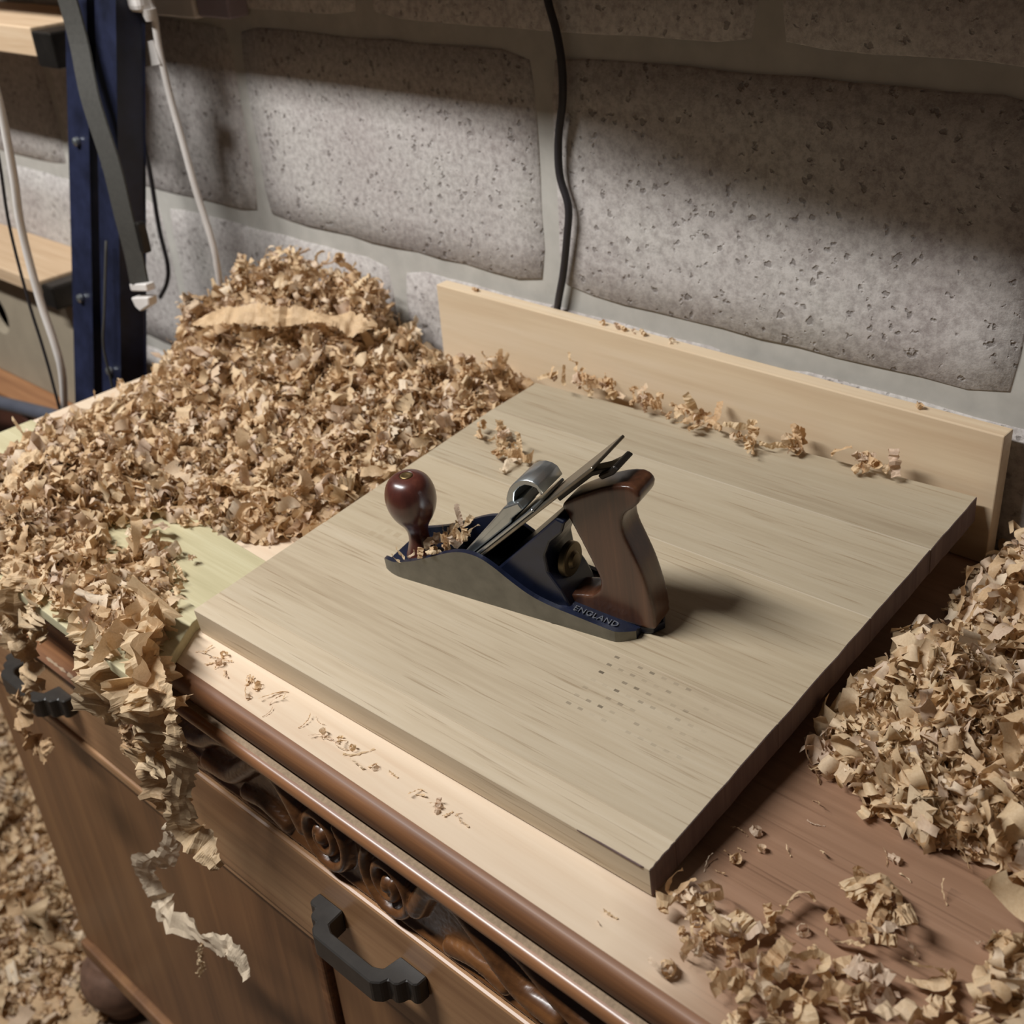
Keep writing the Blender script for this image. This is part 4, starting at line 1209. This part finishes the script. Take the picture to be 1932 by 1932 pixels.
pn = link('hole_board', holed_panel(), M['panel'])
tag(pn, 'beige upright board with a round hole under the lower timber shelf', 'board')
bxp = thing('wooden_box', (-1.45, -0.10, -.42), 'low orange-brown wooden box with a dark red front under the holed board', 'box')
link('lid', box_mesh(-.60, .42, -.055, .092, .145, .168, .002), M['bead'], bxp)
link('front_board', prism_mesh([(-.60, .140), (.16, .140), (.46, .085), (.46, -.10), (-.60, -.10)], 'y', -.045, -.030, .002), M['darkwood'], bxp)
link('bottom_board', box_mesh(-.60, .46, -.045, .092, -.51, -.10, .002), M['darkwood'], bxp)
tb = link('steel_tube', tube_mesh([(-1.6, -.22, -.285), (-1.15, -.20, -.226), (-0.80, -.19, -.180), (-0.73, -.185, -.172)], .012, 12), M['grey_tube'], smooth=True)
tag(tb, 'grey steel tube lying level beside the wooden box near the trestle', 'tube')

# ------------------------------------------------------------------ cables
def cable(name, pts, rad, mat, label):
    o = link(name, tube_mesh(pts, rad, 10), mat, smooth=True)
    return tag(o, label, 'cable')


wc = thing('white_cable', (-0.55, -0.10, 0.40), 'white mains cable with a paper tag hanging in front of the block wall', 'cable')
WO = Vector((-0.55, -0.10, 0.40))
wp = [(-0.556, -.112, .60), (-0.554, -.112, .50), (-0.553, -.104, .440), (-0.554, -.10, .423), (-0.558, -.10, .383), (-0.556, -.10, .325), (-0.548, -.10, .267), (-0.540, -.10, .206), (-0.527, -.10, .145), (-0.5255, -.10, .109), (-0.534, -.10, .05), (-0.545, -.10, -.01), (-0.57, -.10, -.20)]
link('cord', tube_mesh([Vector(p) - WO for p in wp], .0046, 10), M['white_plastic'], wc, smooth=True)
link('paper_tag', prism_mesh([(-0.606 + .55, .385 - .40), (-0.560 + .55, .392 - .40), (-0.554 + .55, .364 - .40), (-0.601 + .55, .357 - .40)], 'y', -.0055, -.0045), M['white_plastic'], wc)
cable('white_cable', [(-0.575, -.30, 1.40), (-0.578, -.30, 1.0), (-0.582, -.30, .70), (-0.590, -.30, .52), (-0.60, -.3, .41), (-0.600, -.3, .349), (-0.616, -.3, .265), (-0.636, -.3, .196), (-0.641, -.3, .104), (-0.634, -.3, .039), (-0.637, -.3, -.005), (-0.664, -.3, -.068), (-0.70, -.3, -.14), (-0.74, -.3, -.3)], .0052, M['white_plastic'], 'plain white cable hanging free in front of the timber shelves')
cable('black_cable', [(-0.595, -.312, 1.40), (-0.595, -.312, .90), (-0.600, -.311, .44), (-0.618, -.310, .30), (-0.650, -.308, .20), (-0.658, -.308, .10), (-0.655, -.308, .035), (-0.656, -.308, -.02), (-0.665, -.308, -.10), (-0.70, -.31, -.20)], .0020, M['black_rubber'], 'thin black cable running alongside the plain white cable')
cable('black_cable', [(0.002, -.008, .60), (0.008, -.008, .475), (0.012, -.009, .446), (0.021, -.009, .418), (0.026, -.009, .388), (0.025, -.009, .353), (0.017, -.009, .315), (0.016, -.009, .277), (0.026, -.009, .245), (0.022, -.009, .211), (0.013, -.008, .168), (0.001, -.008, .122), (-0.006, -.007, .06), (-.01, -.007, .01)], .0042, M['black_rubber'], 'black cable running down the block wall behind the pine backboard')
cable('black_cable', [(-0.70, -.05, .40), (-0.712, -.05, .323), (-0.733, -.05, .242), (-0.735, -.05, .19), (-0.744, -.05, .11), (-0.743, -.05, .054), (-0.758, -.05, .022), (-0.787, -.05, -.006)], .0034, M['black_rubber'], 'short black cable curving down to the strap buckle beside the trestle')
cable('grey_cord', [(-0.600, -.21, .16), (-0.604, -.235, .07), (-0.612, -.245, .02), (-0.615, -.247, -.05), (-0.625, -.26, -.12), (-0.64, -.27, -.25)], .0018, M['strap'], 'thin grey cord dangling in front of the blue trestle legs')
sk = thing('wall_socket', (-0.59, 0, .405), 'white plastic socket box on the block wall above the heap', 'socket')
link('back_box', box_mesh(-.085, .022, -.034, 0.001, 0, .086, .003), M['white_plastic'], sk)
link('side_box', box_mesh(.024, .092, -.030, 0.001, .002, .084, .003), M['lilac_plastic'], sk)
pl = thing('mains_plug', (-0.575, -0.10, .425), 'rounded white inline connector on the tagged white cable', 'plug')
link('plug_body', box_mesh(-.040, .026, -.022, .004, .000, .052, .009, 3), M['white_plastic'], pl)
link('cord_grip', lathe_mesh([(.006, -.010), (.008, -.004), (.010, .004)], 16, 'z', (.021, -.006, 0)), M['white_plastic'], pl)

# ------------------------------------------------------------------ shelf over the bench: keeps the lamp off the upper wall
sh = thing('wall_shelf', (0.1, -0.14, .60), 'long wall shelf fixed high above the sideboard', 'shelf')
link('shelf_board', box_mesh(-1.3, 1.4, -.094, .139, 0, .028, .002), M['ply'], sh)
link('shadow_board', prism_mesh([(x - .1, y + .14) for x, y in [(-.19, -.235), (-.163, -.264), (-.111, -.278), (-.013, -.289), (.187, -.302), (1.5, -.33), (1.5, -.02), (-.20, -.02)]], 'z', .0285, .050), M['ply'], sh)  # unseen added board, front outline shaped to lower the wall shadow on the right
for x in (-.9, -.1, .7):
    link('bracket', prism_mesh([(-.07, -.001), (.1385, -.001), (.1385, -.12)], 'x', x, x + .02, .001, 1), M['dark_metal'], sh)
